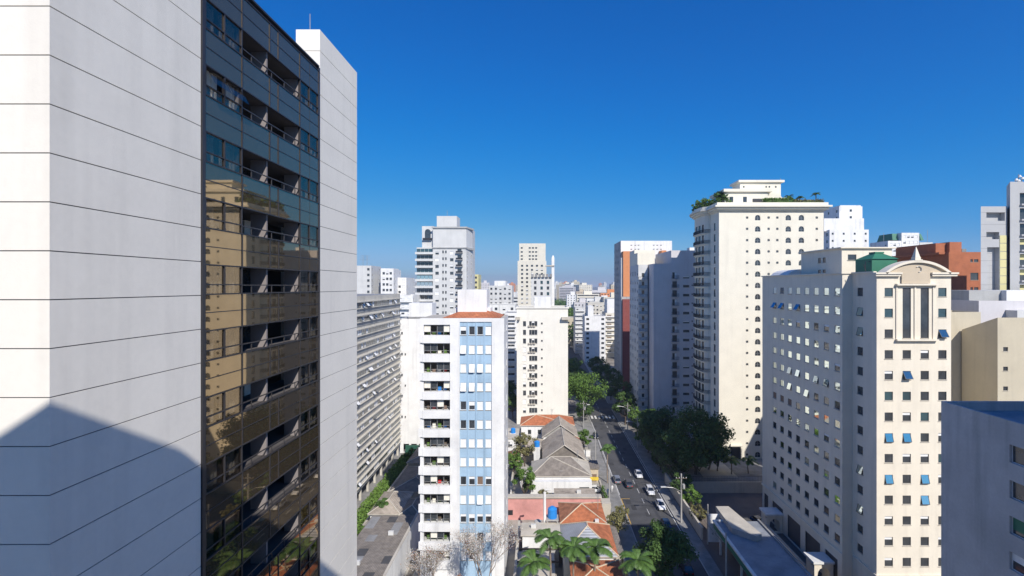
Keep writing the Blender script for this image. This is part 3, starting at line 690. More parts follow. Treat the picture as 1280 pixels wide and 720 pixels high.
def rf(mb):
    mb.poly([(px(552,BY),BY+.4,BZ+.01),(bx1-.6,BY+.4,BZ+.01),(bx1-3,BY+3.6,BZ+1.0),(px(572,BY),BY+3.6,BZ+1.0)], 'tile'); mb.poly([(bx1-.6,BY+.4,BZ+.01),(bx1-.6,87,BZ+.01),(bx1-3,84,BZ+1.0),(bx1-3,BY+3.6,BZ+1.0)], 'tile')
    mb.poly([(px(552,BY),BY+.4,BZ+.01),(px(572,BY),BY+3.6,BZ+1.0),(px(572,BY),84,BZ+1.0),(px(552,BY),87,BZ+.01)], 'tile')
    mb.poly([(bx0,BY,BZ-.02),(bx1,BY,BZ-.02),(bx1,87.6,BZ-.02),(bx0,87.6,BZ-.02)], 'slab2')
mb = MB(); rf(mb); mb.build('tiled_roof', b.r)
def tb(mb):
    mb.box(px(572,81), px(608.5,81), 81, 85.5, BZ, pz(362,81)+.0, 'white'); mb.box(px(569,82), px(613,82), 82, 85.5, BZ, pz(385,82), 'white')
part(b, 'water_tank_house', tb)
b.finish()

# white blank-walled building behind and left
r_ = [(.3, .8, -14-6*k, -13.3-6*k, 'dark', 'frame') for k in range(5)]+[(1.3, 1.7, -20-9*k, -19.4-9*k, 'dark', 'frame') for k in range(3)]+[(a, a+1.6, -47.6, -45.4, None) for a in (1, 3.2, 5.4, 7.6)]
block('blank_wall_building', 'white building with a nearly blank wall, between the long grey slab and the blue-panelled building', px(500,140), -20, 140, 158, pz(398.5,140), 'white', front=r_, par=.5,
      top_boxes=[(px(511,144), px(540,144), 144, 150, pz(398.5,140)-.3, pz(379,144), 'white'), (px(511,143.9), px(540,143.9), 143.3, 143.9, pz(399,140), pz(397,140), 'slab')])
# long grey slab, left
b = Bld('slab_building', 'long grey apartment slab with horizontal window bands along the left side', -46, 112)
SX = -39.5; SY0, SY1 = 84, 138.5; SZ = -2.3
b.face((SX,SY0), (SX,SY1), -45.1, SZ, 'warm'); b.face((SX-13,SY0), (SX,SY0), -45.1, SZ, 'warm'); b.face((SX,SY1), (SX-13,SY1), -45.1, SZ, 'warm'); b.face((SX-13,SY1), (SX-13,SY0), -45.1, SZ, 'warm')
b.roof.poly([(SX-13,SY0,SZ-.02),(SX,SY0,SZ-.02),(SX,SY1,SZ-.02),(SX-13,SY1,SZ-.02)],'slab'); b.w.poly([(SX-13,SY0,-45.1),(SX,SY0,-45.1),(SX,SY1,-45.1),(SX-13,SY1,-45.1)], 'warm')
for i in range(12):
    b.w.box(SX-.8, SX-.3, SY0+1+i*4.8, SY0+1.5+i*4.8, G, -45.1, 'warm'); b.w.box(SX-12, SX-11.5, SY0+1+i*4.8, SY0+1.5+i*4.8, G, -45.1, 'warm')
b.finish()
SR = random.Random(3)
for r in range(14):
    z = -4.9-3*r
    mb = MB(); mb.box(SX+.003, SX+.45, SY0, SY1, z+1.2, z+1.42, 'warm'); mb.box(SX+.003, SX+.4, SY0, SY1, z-.25, z-.1, 'warm'); mb.box(SX+.003, SX+.12, SY0, SY1, z-1.0, z-.25, 'grey')
    mb.build('ledge', b.r)
    mb = MB(); y = SY0+.2
    while y < SY1-1.2:
        wd = SR.choice([.8, 1.1, 1.1, 1.4]); k = SR.random(); mm = 'blind' if k < .34 else ('glass' if k < .8 else 'glassb')
        mb.box(SX+.004, SX+.06, y+.04, y+wd-.04, z+.0, z+1.15, mm)
        if SR.random() < .07: mb.poly([(SX+.1,y,z+1.1),(SX+.1,y+wd,z+1.1),(SX+.75,y+wd,z+.3),(SX+.75,y,z+.3)], SR.choice(['blind','blind','glass']))
        mb.box(SX+.003, SX+.1, y-.04, y+.04, z-.1, z+1.2, 'frame'); y += wd+.02
    mb.build('window_band', b.r)

# ------------------------------------------------------------------ grey tall apartment building
GY = 217; b = Bld('grey_terrace_tower', 'tall pale grey tower with glazed corner balconies and a square head on its roof', -43, 226)
x0, x1 = px(541,GY), px(583,GY); zt = pz(284,GY); xl = px(520,GY)
ws = []
for r in range(24):
    z = pz(250+310/4.8, GY)-3*r
    for xx, ww in ((440+510/4.8, 1.6), (440+598/4.8, 1.6)): ws.append((px(xx,GY)-x0-ww/2, px(xx,GY)-x0+ww/2, z-1.3, z+.1, R.choice(['dark','half','blind','third']), 'framew'))
    for xx in (440+546/4.8, 440+563/4.8): ws.append((px(xx,GY)-x0-.35, px(xx,GY)-x0+.35, z-.7, z+.5, 'dark', 'frame'))
b.face((x0,GY), (x1,GY), G, zt, 'pgrey', ws); b.face((x1,GY), (px(590.5,226),226), G, zt, 'pgrey', grid(9, 2, 1.0, 1.3, 14, 20, kinds=('half','dark')))
b.face((px(590.5,226),226), (px(590.5,226),235), G, zt, 'pgrey'); b.face((px(590.5,226),235), (x0,235), G, zt, 'pgrey'); b.face((x0,235),(x0,GY), G, zt, 'pgrey')
b.roof.poly([(x0,GY,zt),(x1,GY,zt),(px(590.5,226),226,zt),(px(590.5,226),235,zt),(x0,235,zt)], 'slab')
zl = pz(309,GY); b.w.box(xl, x0-.01, GY+1.2, 234, G, zl, 'pgrey'); b.w.box(px(527.5,GY+2), x0-.02, GY+2, 230, zl, pz(282,GY), 'pgrey')
b.w.box(px(546,221), px(571,221), 221, 230, zt, pz(270,221), 'pgrey')
T = b.tr; T.box(x0-.4, x1+.5, GY-.5, GY-.01, zt-.5, zt+.2, 'grey'); T.box(x0-.3, x1+.5, GY-.4, GY-.01, pz(310.5,GY), pz(309,GY), 'grey')
T.prism([(x1,GY-.6),(px(590.5,226)+.9,225.6),(px(590.5,226),226),(x1,GY-.02)], zt-.5, zt+.2, 'grey'); T.prism([(x1,GY-.6),(px(590.5,226)+.9,225.6),(px(590.5,226),226),(x1,GY-.02)], pz(311.5,GY), pz(309,GY), 'grey')
for r in range(21):
    z = zl-.6-3*r-1.2; mb = MB()
    mb.box(xl-.3, x0+.2, GY-.6, GY+1.19, z-1.3, z-1.1, 'white'); mb.box(xl-.3, x0+.2, GY-.6, GY-.5, z-1.1, z-.35, 'pgrey'); mb.build('balcony', b.r)
    gk = SR.choice(['glass','blind','glassb','greenish','greenish'])
    mb = MB(); mm = {'greenish':'glassg'}.get(gk, gk)
    for q in range(4): mb.box(xl+.1+q*1.75, xl+1.7+q*1.75, GY+1.1, GY+1.19, z-1.1, z+1.2, mm)
    mb.build('balcony_glazing', b.r)
    mb = MB(); xc = px(440+645/4.8, GY); mb.box(xc-1.5, xc+1.5, GY-1.1, GY-.01, z-.9, z-.7, 'grey'); mb.box(xc-1.5, xc+1.5, GY-1.1, GY-1.0, z-.7, z+.1, 'rail'); mb.box(xc-.9, xc+.9, GY-.04, GY-.01, z-.7, z+1.3, 'glass'); mb.build('balcony', b.r)
mb = MB(); xc = px(533.5, GY); 
for i in range(8):
    a0, a1 = math.pi*i/8, math.pi*(i+1)/8; mb.poly([(xc-1.3*math.cos(a0),GY+1.9,zl+7+1.3*math.sin(a0)),(xc-1.3*math.cos(a1),GY+1.9,zl+7+1.3*math.sin(a1)),(xc,GY+1.9,zl+7)],'glass')
mb.box(xc-1.3,xc+1.3,GY+1.88,GY+1.95,zl+4,zl+7,'glass'); mb.box(xc-2,xc+2,GY+.6,GY+1.9,zl+3.6,zl+4.2,'rail'); mb.build('arched_window', b.r)
mb = MB(); mb.tube([(px(559,224),224,pz(270,221)),(px(559,224),224,pz(262,221))], .08, 'frame'); mb.build('antenna', b.r)
b.finish()

# ------------------------------------------------------------------ pale tower block in the middle distance + cream block in front
b = block('cream_narrow_block', 'cream block with a small tower box on top, standing behind the tiled-roof houses', px(646,169), px(710,169), 169, 183, pz(384,169), 'ivory', near=False, finish=False, cornice=.35, par=.4,
      front=[(px(620+x/4.5,169)-px(646,169)-w_/2, px(620+x/4.5,169)-px(646,169)+w_/2, pz(y-.2,169)-1.3, pz(y-2,169), k, 'framew') for i, y in enumerate([403.5+10.83*j for j in range(11)]) for (x,w_,k) in ((160,1.1,R.choice(['blind','half','dark'])),(194,1.0,'dark'),(208,1.0,R.choice(['dark','third'])),(224,1.0,'dark'))]
            +[(px(677.3,169)-px(646,169)-.3, px(677.3,169)-px(646,169)+.3, pz(y-.2,169)-.6, pz(y-.2,169), 'dark', 'frame') for y in [403.5+10.83*j for j in range(11)]],
      top_boxes=[(px(668,172), px(688,172), 172, 178, pz(384,169)-.4, pz(371,172), 'white')])
b.tr.box(px(644,168), px(650,168), 167.6, 168.99, pz(399.5,169), pz(396,169), 'slab2'); b.tr.box(px(702,168), px(713,168), 167.6, 168.99, pz(399.5,169), pz(396,169), 'slab2')
mb = MB()
for i in range(11):
    if i % 3 != 1:
        for q in range(3): mb.box(px(661.5+q*3.2,169)-.35, px(661.5+q*3.2,169)+.35, 168.5, 168.98, pz(407.5+10.83*i,169)-.3, pz(407.5+10.83*i,169)+.2, 'slab2')
mb.build('air_conditioners', b.r); b.finish()
block('two_tier_tower', 'slender pale tower in two tiers behind the middle, tallest there', px(647,358), px(683,358), 358, 375, pz(326,358), 'beige2',
      front=grid(px(683,358)-px(647,358), 5, 1.6, 1.4, pz(331,358), 16, kinds=('dark','dark','half'), m0=2.5), top_boxes=[(px(649,360), px(682,360), 360, 372, pz(326,358)-.4, pz(304,358), 'beige2')]
      +[(px(x,359.9), px(x+2.5,359.9), 359.8, 359.95, pz(y+1.6,360), pz(y,360), 'glass') for x in (651, 661, 665, 669) for y in (309,314,319,323)])
b = block('crenellated_tower', 'pale tower with notched crown and slim lift shaft in front of the slender two-tier tower', px(664,260), px(690,260), 260, 272, pz(346,260), 'pgrey',
      front=grid(px(690,260)-px(664,260), 3, 1.3, 1.7, pz(351,260), 14, kinds=('dark','blue'), m0=1.5), finish=False, top_boxes=[(px(689.5,262), px(693,262), 262, 266, G, pz(322,262), 'white')])
for i in range(6): b.tr.box(px(664+i*4.6,259), px(667+i*4.6,259), 258.9, 259.99, pz(346.5,260), pz(342.5,260), 'slab')
b.tr.box(px(682,262), px(693,262), 261.5, 266, pz(333,262), pz(331.5,262), 'slab2'); b.tr.cyl(px(691.2,264), 264, pz(322,262), pz(319,262), .8, 'white', r2=.3); b.finish()

# generic blocks by measured corners: label, xl, xr, ytop, Y, depth, floors px colour, columns, kinds
def gen(name, label, xl, xr, yt, Y, D, m, n=4, kinds=('dark','half'), w_=1.3, h=1.3, side=2, tb=(), fr='frame', balc=False, right=False):
    X0, X1 = px(xl,Y), px(xr,Y); z1 = pz(yt,Y); L_ = X1-X0
    rows = int(min(20, (z1-1.2-max(G, pz(520,Y)))/3))
    b = block(name, label, X0, X1, Y, Y+D, z1, m, finish=False, front=grid(L_, n, min(w_, L_/(n+.5)*.8), h, z1-1.3, rows, kinds=kinds, m0=.9, fr=fr) if n else None,
          left=grid(D, side, 1.2, 1.2, z1-1.3, rows, kinds=kinds, m0=1.2) if side and X1 > 0 else None, right=grid(D, side, 1.2, 1.2, z1-1.3, rows, kinds=kinds, m0=1.2) if side and X1 <= 0 else None,
          top_boxes=[(px(a,Y+2), px(c,Y+2), Y+2, Y+D-2, z1-.5, pz(d,Y+2), mm) for a,c,d,mm in tb])
    if balc:
        for r in range(rows):
            mb = MB(); z = z1-1.3-3*r-h-.15; mb.box(X0+.3, X1-.3, Y-1.2, Y-.004, z-.15, z, m); mb.box(X0+.3, X1-.3, Y-1.2, Y-1.1, z, z+.75, 'white'); mb.build('balcony', b.r)
    b.finish(); return b
gen('pale_block', 'pale green block with rooftop antennas just beyond the left glass tower', 440, 464, 332, 260, 16, 'pgrey', n=2, kinds=('dark',), side=2)
gen('white_apartment_block', 'low white apartment block with pale blinds, left of the grey terrace tower', 463, 478, 345, 285, 16, 'white', n=2, w_=2.4, kinds=('blind','dark'))
gen('white_stair_block', 'white block with a raised flat head beside the low white apartments', 476, 492, 337, 262, 14, 'white', n=3, kinds=('dark','dark','half'), tb=[(476,492,335.5,'white')])
gen('white_low_block', 'white block with a dark rooftop rail right of the raised-head block', 491, 508, 347, 270, 18, 'white', n=3, kinds=('dark','blind'))
gen('slim_block', 'slim grey block squeezed left of the grey terrace tower', 509, 517, 353, 330, 18, 'pgrey', n=2)
gen('balcony_block', 'white block with stacked balconies below the slim grey block', 499, 516, 369, 205, 18, 'white', n=2, balc=True)
gen('yellow_block', 'small yellow-ochre block right of the grey terrace tower', 588, 598, 343, 300, 14, 'ylw', n=2)
gen('grey_balcony_block', 'grey block with dark glazed corner behind the blue-panelled building', 611, 640, 357, 300, 20, 'pgrey', n=5, kinds=('dark','half'), tb=[(618,632,351,'white')])
gen('white_block_behind', 'pale block with flat roof seen above the orange roof edge', 596, 644, 381, 235, 18, 'white2', n=5, kinds=('dark','half','blind'))
gen('stacked_balcony_building', 'white building with stacked balconies in the gap left of the cream block', 631, 646, 391, 205, 20, 'white', n=2, balc=True, kinds=('dark','slide'), w_=2)
gen('pale_green_balcony_block', 'pale green block with stepped balconies beyond the cream block', 719, 731, 384, 345, 18, 'pgrey', n=2, balc=True, kinds=('half','dark'))
gen('white_street_block', 'bright white block with two window columns down the far street', 731, 757, 395, 305, 16, 'white', n=2, kinds=('dark',), tb=[(735,742,383,'white')], side=3, w_=1.8)
gen('grey_slab_beyond', 'wide grey-green block behind the bright white block on the far street', 735, 763, 379, 370, 20, 'warm', n=6, kinds=('half','dark'))
gen('beige_balcony_block', 'beige block with deep horizontal balconies beside the brick-fin tower', 757, 776, 391, 327, 18, 'beige2', n=2, balc=True, kinds=('dark','brown'), w_=3, tb=[(759,776,374,'white')])
gen('tall_white_slab', 'stepped white tower behind the penthouse of the office', 1049, 1078, 258, 215, 16, 'white', n=1, kinds=('dark',), w_=1, h=1, side=3, tb=[(1050,1076,256.6,'white')])
gen('wide_white_block', 'wide lower tier of a stepped white tower behind the office penthouse', 1037, 1086, 287, 205, 9, 'white', n=4, kinds=('dark',), w_=.8, h=.8, side=2, tb=[(1030,1080,273,'white')])
b = gen('green_mansard_block', 'white block with green sloping crown on the right skyline', 1127, 1149, 291, 255, 14, 'white', n=4, kinds=('half','blind'), side=2)
t = b.r
mb = MB(); z0, z1 = pz(300,256), pz(291.5,256)
mb.prism([(px(1114,258),257),(px(1126.5,258),257),(px(1126.5,258),269),(px(1114,258),269)], z0, z1, 'green', taper=.8); mb.prism([(px(1149.5,258),257),(px(1153,258),257),(px(1153,258),269),(px(1149.5,258),269)], z0, z1, 'green', taper=.7); mb.build('roof_wing', t)
gen('white_step_block', 'white stepped lower wing left of the green-crowned block', 1110, 1126.7, 301, 255, 14, 'white', n=3, kinds=('half','blind'))
gen('far_right_low_block', 'low pale block right of the green-crowned block', 1149.6, 1166, 303, 262, 14, 'pgrey', n=3)

# ------------------------------------------------------------------ red brick building, right
b = Bld('brick_building', 'red brick stepped building between the office and the grey-clad tower', 104, 122)
KY = 121; kx = px(1186,KY); zt = pz(315,KY)
b.face((kx,KY), (kx+20,KY), G, zt, 'brick', [(px(1213,KY)-kx, px(1223,KY)-kx, pz(y+9,KY), pz(y,KY), 'dark', 'framed') for y in (341, )]+[(px(1213,KY)-kx, px(1216,KY)-kx, pz(y+3.5,KY), pz(y,KY), 'dark', 'framed') for y in (324,359,379)]+[(px(1217.5,KY)-kx, px(1223,KY)-kx, pz(y+3.5,KY), pz(y,KY), 'dark', 'framed') for y in (324,359,379)])
b.face((kx,140), (kx,KY), G, zt, 'brick', [(u, u+1.4, zz-1.1, zz, 'dark', 'framed') for u in (13.5, 15.8) for zz in (5.2, 2.2, -.8, -3.8)])
b.face((kx+20,KY), (kx+20,140), G, zt, 'brick'); b.face((kx+20,140), (kx,140), G, zt, 'brick'); b.roof.poly([(kx,KY,zt),(kx+20,KY,zt),(kx+20,140,zt),(kx,140,zt)],'slab')
b.w.box(px(1187,124), px(1202,124), 124, 136, zt, pz(302.5,124), 'brick'); b.w.box(kx, px(1187,124)-.01, 125, 139, zt, pz(304,125), 'brick'); b.w.box(px(1202.5,126), px(1208,126), 126, 132, zt, pz(311,126), 'slab')
b.tr.box(kx-1.6, kx-.01, 122, 140, zt-.5, zt, 'brick'); b.finish()
# grey clad tower far right
b = Bld('grey_clad_tower', 'grey panel-clad tower with yellow window panels at the right edge', 100, 110)
TY = 97; x0, x1, x2 = px(1226,TY), px(1259,TY), px(1259,TY)+22; z1, z2 = pz(258,TY), pz(228,TY)
b.face((x0,TY), (x1,TY), G, z1, 'clad', [(px(1233,TY)-x0, px(1258,TY)-x0-.3, pz(276,TY), pz(265.5,TY), None), (px(1233,TY)-x0, px(1249,TY)-x0, pz(299,TY), pz(290,TY), None), (px(1234,TY)-x0, px(1249,TY)-x0, pz(480,TY), pz(309,TY), None)], 1.0)
b.face((x1,TY-.6), (x2,TY-.6), G, z2, 'clad', [(px(1271,TY)-x1, px(1290,TY)-x1, pz(262+19*r,TY)-2.0, pz(262+19*r,TY)+.2, None) for r in range(-1, 9)], .9)
xb = x0+3.7; b.face((xb,101), (x0,TY), G, z1, 'clad'); b.face((x1+3.7,101), (x1,TY-.6), G, z2, 'clad'); b.face((x2,TY-.6), (x2,101), G, z2, 'clad'); b.face((x2,101), (x1+3.7,101), G, z2, 'clad'); b.face((x1+3.7,101), (xb,101), G, z1, 'clad')
b.roof.poly([(x0,TY,z1),(x1,TY,z1),(x1+3.7,101,z1),(xb,101,z1)],'slab'); b.roof.poly([(x1,TY-.6,z2),(x2,TY-.6,z2),(x2,101,z2),(x1+3.7,101,z2)],'slab')
b.w.box(x0+1.3, x1-.05, TY+1.01, TY+1.1, G, z1-.2, 'clad'); b.w.box(x1+.9, x2-.3, TY+.31, TY+.4, G, z2-.2, 'clad')
b.finish()
mb = MB()
for k in range(7): mb.box(x0+.02, x1-.02, TY-.012, TY-.003, z1-1.2-3.0*k*.8, z1-1.17-3.0*k*.8, 'joint')
mb.build('panel_joint', b.r)
for k in range(11):
    mb = MB(); z = pz(288,TY)-1-1.62*k; mb.box(px(1249.5,TY), px(1258.5,TY)-.1, TY-.08, TY-.004, z-1.5, z, 'ylw'); mb.build('yellow_panel', b.r)
for r in range(-1, 9):
    mb = MB(); z = pz(262+19*r,TY); mb.box(px(1271.3,TY), px(1289,TY), TY+.22, TY+.29, z-2.0, z+.15, 'glass'); mb.box(px(1272,TY), px(1289,TY), TY+.15, TY+.21, z-.9, z+.1, 'ylw') if r > 1 else None; mb.box(px(1271.3,TY), px(1290,TY), TY-1.0, TY-.61, z-2.3, z-2.0, 'clad'); mb.build('window', b.r)
t = thing('rooftop_antennas', 'cluster of white dishes and masts on the roof of the grey-clad tower', 'antenna', (px(1273,TY+3), TY+3, z2))
mb = MB(); cx = px(1273,TY+3)
for dx, hh in ((-.6,1.2),(0,2.3),(.7,1.6)): mb.cyl(cx+dx, TY+3, z2, z2+hh, .08, 'frame', n=6)
mb.build('mast', t)
for dx, hh in ((-.6,1.2),(.1,1.9),(.7,1.5),(-.1,1.0)):
    mb = MB(); mb.cyl(cx+dx, TY+2.8, z2+hh-.25, z2+hh+.2, .35, 'white', r2=.12, n=10); mb.build('dish', t)

# beige buildings behind the office's right edge
AY = 81; x0 = 61; x1 = px(1226,AY)
block('beige_back_building', 'beige building with three tiny windows right behind the office block', x0, x1, AY, 86.5, pz(390,AY), 'beige', front=[(px(1212,AY)-x0, px(1219.5,AY)-x0, pz(y+2.6,AY), pz(y-2.4,AY), 'dark','framed') for y in (444.7,467.5,489.7)])
b = Bld('beige_corner_building', 'darker beige building with a sloped side parapet under the white rooftop box', 80, 82)
BY = 74.4; x0 = px(1247,BY); z1 = pz(397,BY)
b.face((x0,BY), (x0+16,BY), G, z1, 'beige', [(px(1254,BY)-x0, px(1260,BY)-x0, pz(y+2.6,BY), pz(y-2.6,BY), 'dark','framed') for y in (436.5,461,485.7)])
b.face((x0+16,BY), (x0+16,80.7), G, z1, 'beige'); b.face((x0+16,80.7), (x0,80.7), G, pz(412,80.7), 'beige')
b.w.poly([(x0,80.7,G),(x0,BY,G),(x0,BY,z1),(x0,80.7,pz(412,80.7))], 'beige'); b.roof.poly([(x0,BY,z1),(x0+16,BY,z1),(x0+16,80.7,pz(412,80.7)),(x0,80.7,pz(412,80.7))], 'slab'); b.finish()
b = block('white_roof_box', 'white windowless building top with a grey parapet above the beige corner building', px(1226,83)+.2, 100, 83.6, 94, pz(376,83.6), 'bluew', finish=False)
b.w.box(px(1224,85), px(1265,85), 87, 94, pz(378,83.6), pz(363,87), 'grey'); b.w.box(px(1265,85), 99, 86, 94, pz(378,83.6), pz(363,86), 'white'); b.w.box(px(1268,82), px(1280,82)+6, 81.5, 83.55, G, pz(388,82), 'pgrey'); b.finish()

# ------------------------------------------------------------------ low houses between the blue building and the road
def hip(mb, X0, X1, Y0, Y1, ze, zr, m, ov=.4, ridge='y', mf=None, ml=None):
    """hipped or gabled roof with eaves overhang; ridge along 'x' or 'y', 'p' for a pyramid"""
    X0 -= ov; X1 += ov; Y0 -= ov; Y1 += ov; w_, d_ = X1-X0, Y1-Y0
    if ridge == 'y': h_ = min(w_, d_)*.5; r0, r1 = ((X0+X1)/2, Y0+h_, zr), ((X0+X1)/2, Y1-h_*.99, zr)
    else: h_ = min(w_, d_)*.5; r0, r1 = (X0+h_, (Y0+Y1)/2, zr), (X1-h_*.99, (Y0+Y1)/2, zr)
    a, b_, c, d = (X0,Y0,ze),(X1,Y0,ze),(X1,Y1,ze),(X0,Y1,ze)
    if ridge == 'y': F_ = [((a,b_,r0),mf or m), ((b_,c,r1,r0),m), ((c,d,r1),m), ((d,a,r0,r1),ml or m)]
    else: F_ = [((a,b_,r1,r0),mf or m), ((b_,c,r1),m), ((c,d,r0,r1),m), ((d,a,r0),ml or m)]
    for pts, mm in F_: mb.poly(pts, mm)
    for i in ((a,b_),(b_,c),(c,d),(d,a)): mb.poly([(*i[0][:2],ze-.18),(*i[1][:2],ze-.18),i[1],i[0]], 'slab2')
    mb.poly([(X0,Y0,ze-.18),(X0,Y1,ze-.18),(X1,Y1,ze-.18),(X1,Y0,ze-.18)], 'slab2')
    cap = 'slab2' if m != 'tile' else 'tan'
    for p in (a,b_): mb.tube([(p[0],p[1],p[2]+.03), (r0[0],r0[1],r0[2]+.03)], .11, cap, n=5)
    for p in (c,d): mb.tube([(p[0],p[1],p[2]+.03), (r1[0],r1[1],r1[2]+.03)], .11, cap, n=5)
    mb.tube([(r0[0],r0[1],r0[2]+.03),(r1[0],r1[1],r1[2]+.03)], .11, cap, n=5)
def gable(mb, X0, X1, Y0, Y1, ze, zr, m, ov=.4, wallm='white2', front='slab2'):
    xm = (X0+X1)/2; a0, a1 = Y0-ov, Y1+ov
    mb.poly([(X0-ov,a0,ze),(xm,a0,zr),(xm,a1,zr),(X0-ov,a1,ze)], m); mb.poly([(X1+ov,a0,ze),(X1+ov,a1,ze),(xm,a1,zr),(xm,a0,zr)], m)
    mb.poly([(X0-ov,a0,ze-.15),(xm,a0,zr-.15),(xm,a1,zr-.15),(X0-ov,a1,ze-.15)], 'slab'); mb.poly([(X1+ov,a0,ze-.15),(X1+ov,a1,ze-.15),(xm,a1,zr-.15),(xm,a0,zr-.15)], 'slab')
    for s_ in (-1, 1):
        xe = X0-ov if s_ < 0 else X1+ov; mb.tube([(xe,a0,ze-.03),(xm,a0,zr-.03)], .14, front, n=4)
    mb.tube([(xm,a0,zr),(xm,a1,zr)], .12, 'slab2', n=5)
def house(label, X0, X1, Y0, Y1, ze, zr, wm, rm, kind='hip', ridge='y', openings=None, right=None, mf=None, ml=None, name='tiled_house', group=None, front_gable=None):
    b = Bld(name, label, (X0+X1)/2, (Y0+Y1)/2, G, group, 'house', near=True)
    L_ = X1-X0
    op = openings if openings is not None else [(1.0, 2.2, ze-2.4, ze-1.0, 'dark', 'framew'), (L_-2.6, L_-1.4, ze-2.4, ze-1.0, 'half', 'framew')]
    b.face((X0,Y0), (X1,Y0), G, ze-.05, wm, op, .12); b.face((X1,Y0), (X1,Y1), G, ze-.05, wm, right or [(2, 3.2, ze-2.4, ze-1.0, 'dark', 'framew')], .12)
    b.face((X1,Y1), (X0,Y1), G, ze-.05, wm); b.face((X0,Y1), (X0,Y0), G, ze-.05, wm)
    if kind == 'hip': hip(b.roof, X0, X1, Y0, Y1, ze, zr, rm, ridge=ridge, mf=mf, ml=ml)
    elif kind == 'gable':
        gable(b.roof, X0, X1, Y0, Y1, ze, zr, rm); xm = (X0+X1)/2
        b.w.poly([(X0,Y0+.001,ze-.05),(X1,Y0+.001,ze-.05),(xm,Y0+.001,zr-.15)], front_gable or wm); b.w.poly([(X0,Y1,ze-.05),(X1,Y1,ze-.05),(xm,Y1,zr-.15)], wm)
    else:
        b.roof.box(X0-.3, X1+.3, Y0-.3, Y1+.3, ze-.04, ze+.14, rm)
    return b
house('orange-tiled house farthest back in the row, below the cream block', -5.5, 10.5, 149, 158, -42.6, -40.6, 'white', 'tile', ridge='x', openings=[(x,x+1.1,-45.4,-44,'dark','framew') for x in (2,5,9,13)]).finish()
house('small white house with flat grey roof left of the farthest orange roof', -10.5, -6.2, 138, 147, -43.2, 0, 'white', 'slab2', kind='flat').finish()
b = house('white gabled house with grey tiled roof and a lean-to, second in the row', 1.2, 10.8, 139, 148, -43.2, -39.6, 'white', 'gtile', kind='gable', front_gable='concrete'); b.w.box(5.4, 6.7, 138.93, 138.99, -42.4, -41.3, 'glass'); b.finish()
house('low grey-roofed house beside the gabled one', -5, 1, 132, 139, -44, -42.6, 'wallpaint', 'gtile').finish()
b = house('weathered grey gabled house with wide triangular front, middle of the row', 1.2, 11.3, 121.5, 136, -43.4, -39.6, 'concrete', 'gtile', kind='gable', front_gable='dgtile'); b.finish()
b = house('pale grey roofed house with a dark tiled front hip and white side wall', -1.5, 11.6, 111, 119.5, -43.2, -40.4, 'white', 'slab2', ridge='x', mf='dgtile'); b.w.box(-2.0, 11.8, 109.2, 110.9, G, -43.9, 'white'); b.w.box(9.0, 11.2, 109.15, 109.19, -45.4, -45.1, 'glass'); b.finish()
house('small flat-roofed tan kiosk by the left pavement', 12.2, 14.4, 119, 124, -44.6, 0, 'tan', 'dgtile', kind='flat', openings=[(.4,1.8,G+.2,-46,'brown','framed')], right=[(1,2,-46.5,-45.4,'dark','framew')]).finish()
b = house('low corrugated lean-to roof beside the peeling pink wall', 3.5, 11.8, 102.5, 106.8, -44.6, 0, 'wallpaint', 'gtile', kind='flat', openings=[]); b.finish()
b = house('orange-tiled house with a low hipped roof beside the blue water tank', 4.2, 12.0, 89.6, 97.5, -43.5, -41.8, 'white2', 'tile', ridge='y', ml='tile2'); b.w.box(10.2, 10.9, 89.0, 89.6, -43.4, -42.8, 'white'); b.finish()
b = house('orange-tiled house with a ribbed metal front hip, nearest the palms', 4.0, 12.4, 78.9, 88.6, -43.6, -40.9, 'white2', 'tile', ridge='y', mf='zinc', ml='zinc'); b.finish()
b = house('orange roof at the bottom of the picture behind the palm tops', 5.2, 12.4, 71.5, 78.2, -44.2, -43.2, 'wallpaint', 'tile', ridge='x'); b.finish()
b = house('white house with flat tan roof left of the metal hip roof', -2.9, 3.4, 84.2, 88.2, -43.1, 0, 'white', 'slab2', kind='flat', openings=[(4.4,5.6,-46,-44,'dark','framed')]); b.w.box(1.6, 3.3, 83.2, 84.1, G, -44.2, 'grey'); b.finish()
b = house('low white roofless annexe with brown beams beside the pale driveway', -3.4, 2.2, 76, 82.5, -45.2, 0, 'white', 'slab2', kind='flat', openings=[]); 
for y in (79.3, 83.1): b.roof.box(-3.6, 3.4, y-.12, y+.12, -44.95, -44.75, 'bark')
b.finish()
# pink wall
t = thing('garden_wall', 'peeling pink wall with pale coping running across behind the water tank', 'wall', (2.5, 100, G))
mb = MB(); mb.box(-7.2, 12.6, 100, 100.35, G, -43.5, 'pink'); mb.build('wall_face', t)
mb = MB(); mb.box(-7.4, 12.8, 99.7, 101.2, -43.5, -43.2, 'slab2'); mb.build('coping', t)
mb = MB(); mb.box(12.65, 14.5, 98.5, 101, G, -44.0, 'wallpaint'); mb.build('gate_pier', t)
mb = MB(); mb.box(-6.8, -5.4, 99.95, 99.99, -47, -46, 'rail'); mb.build('vent', t)
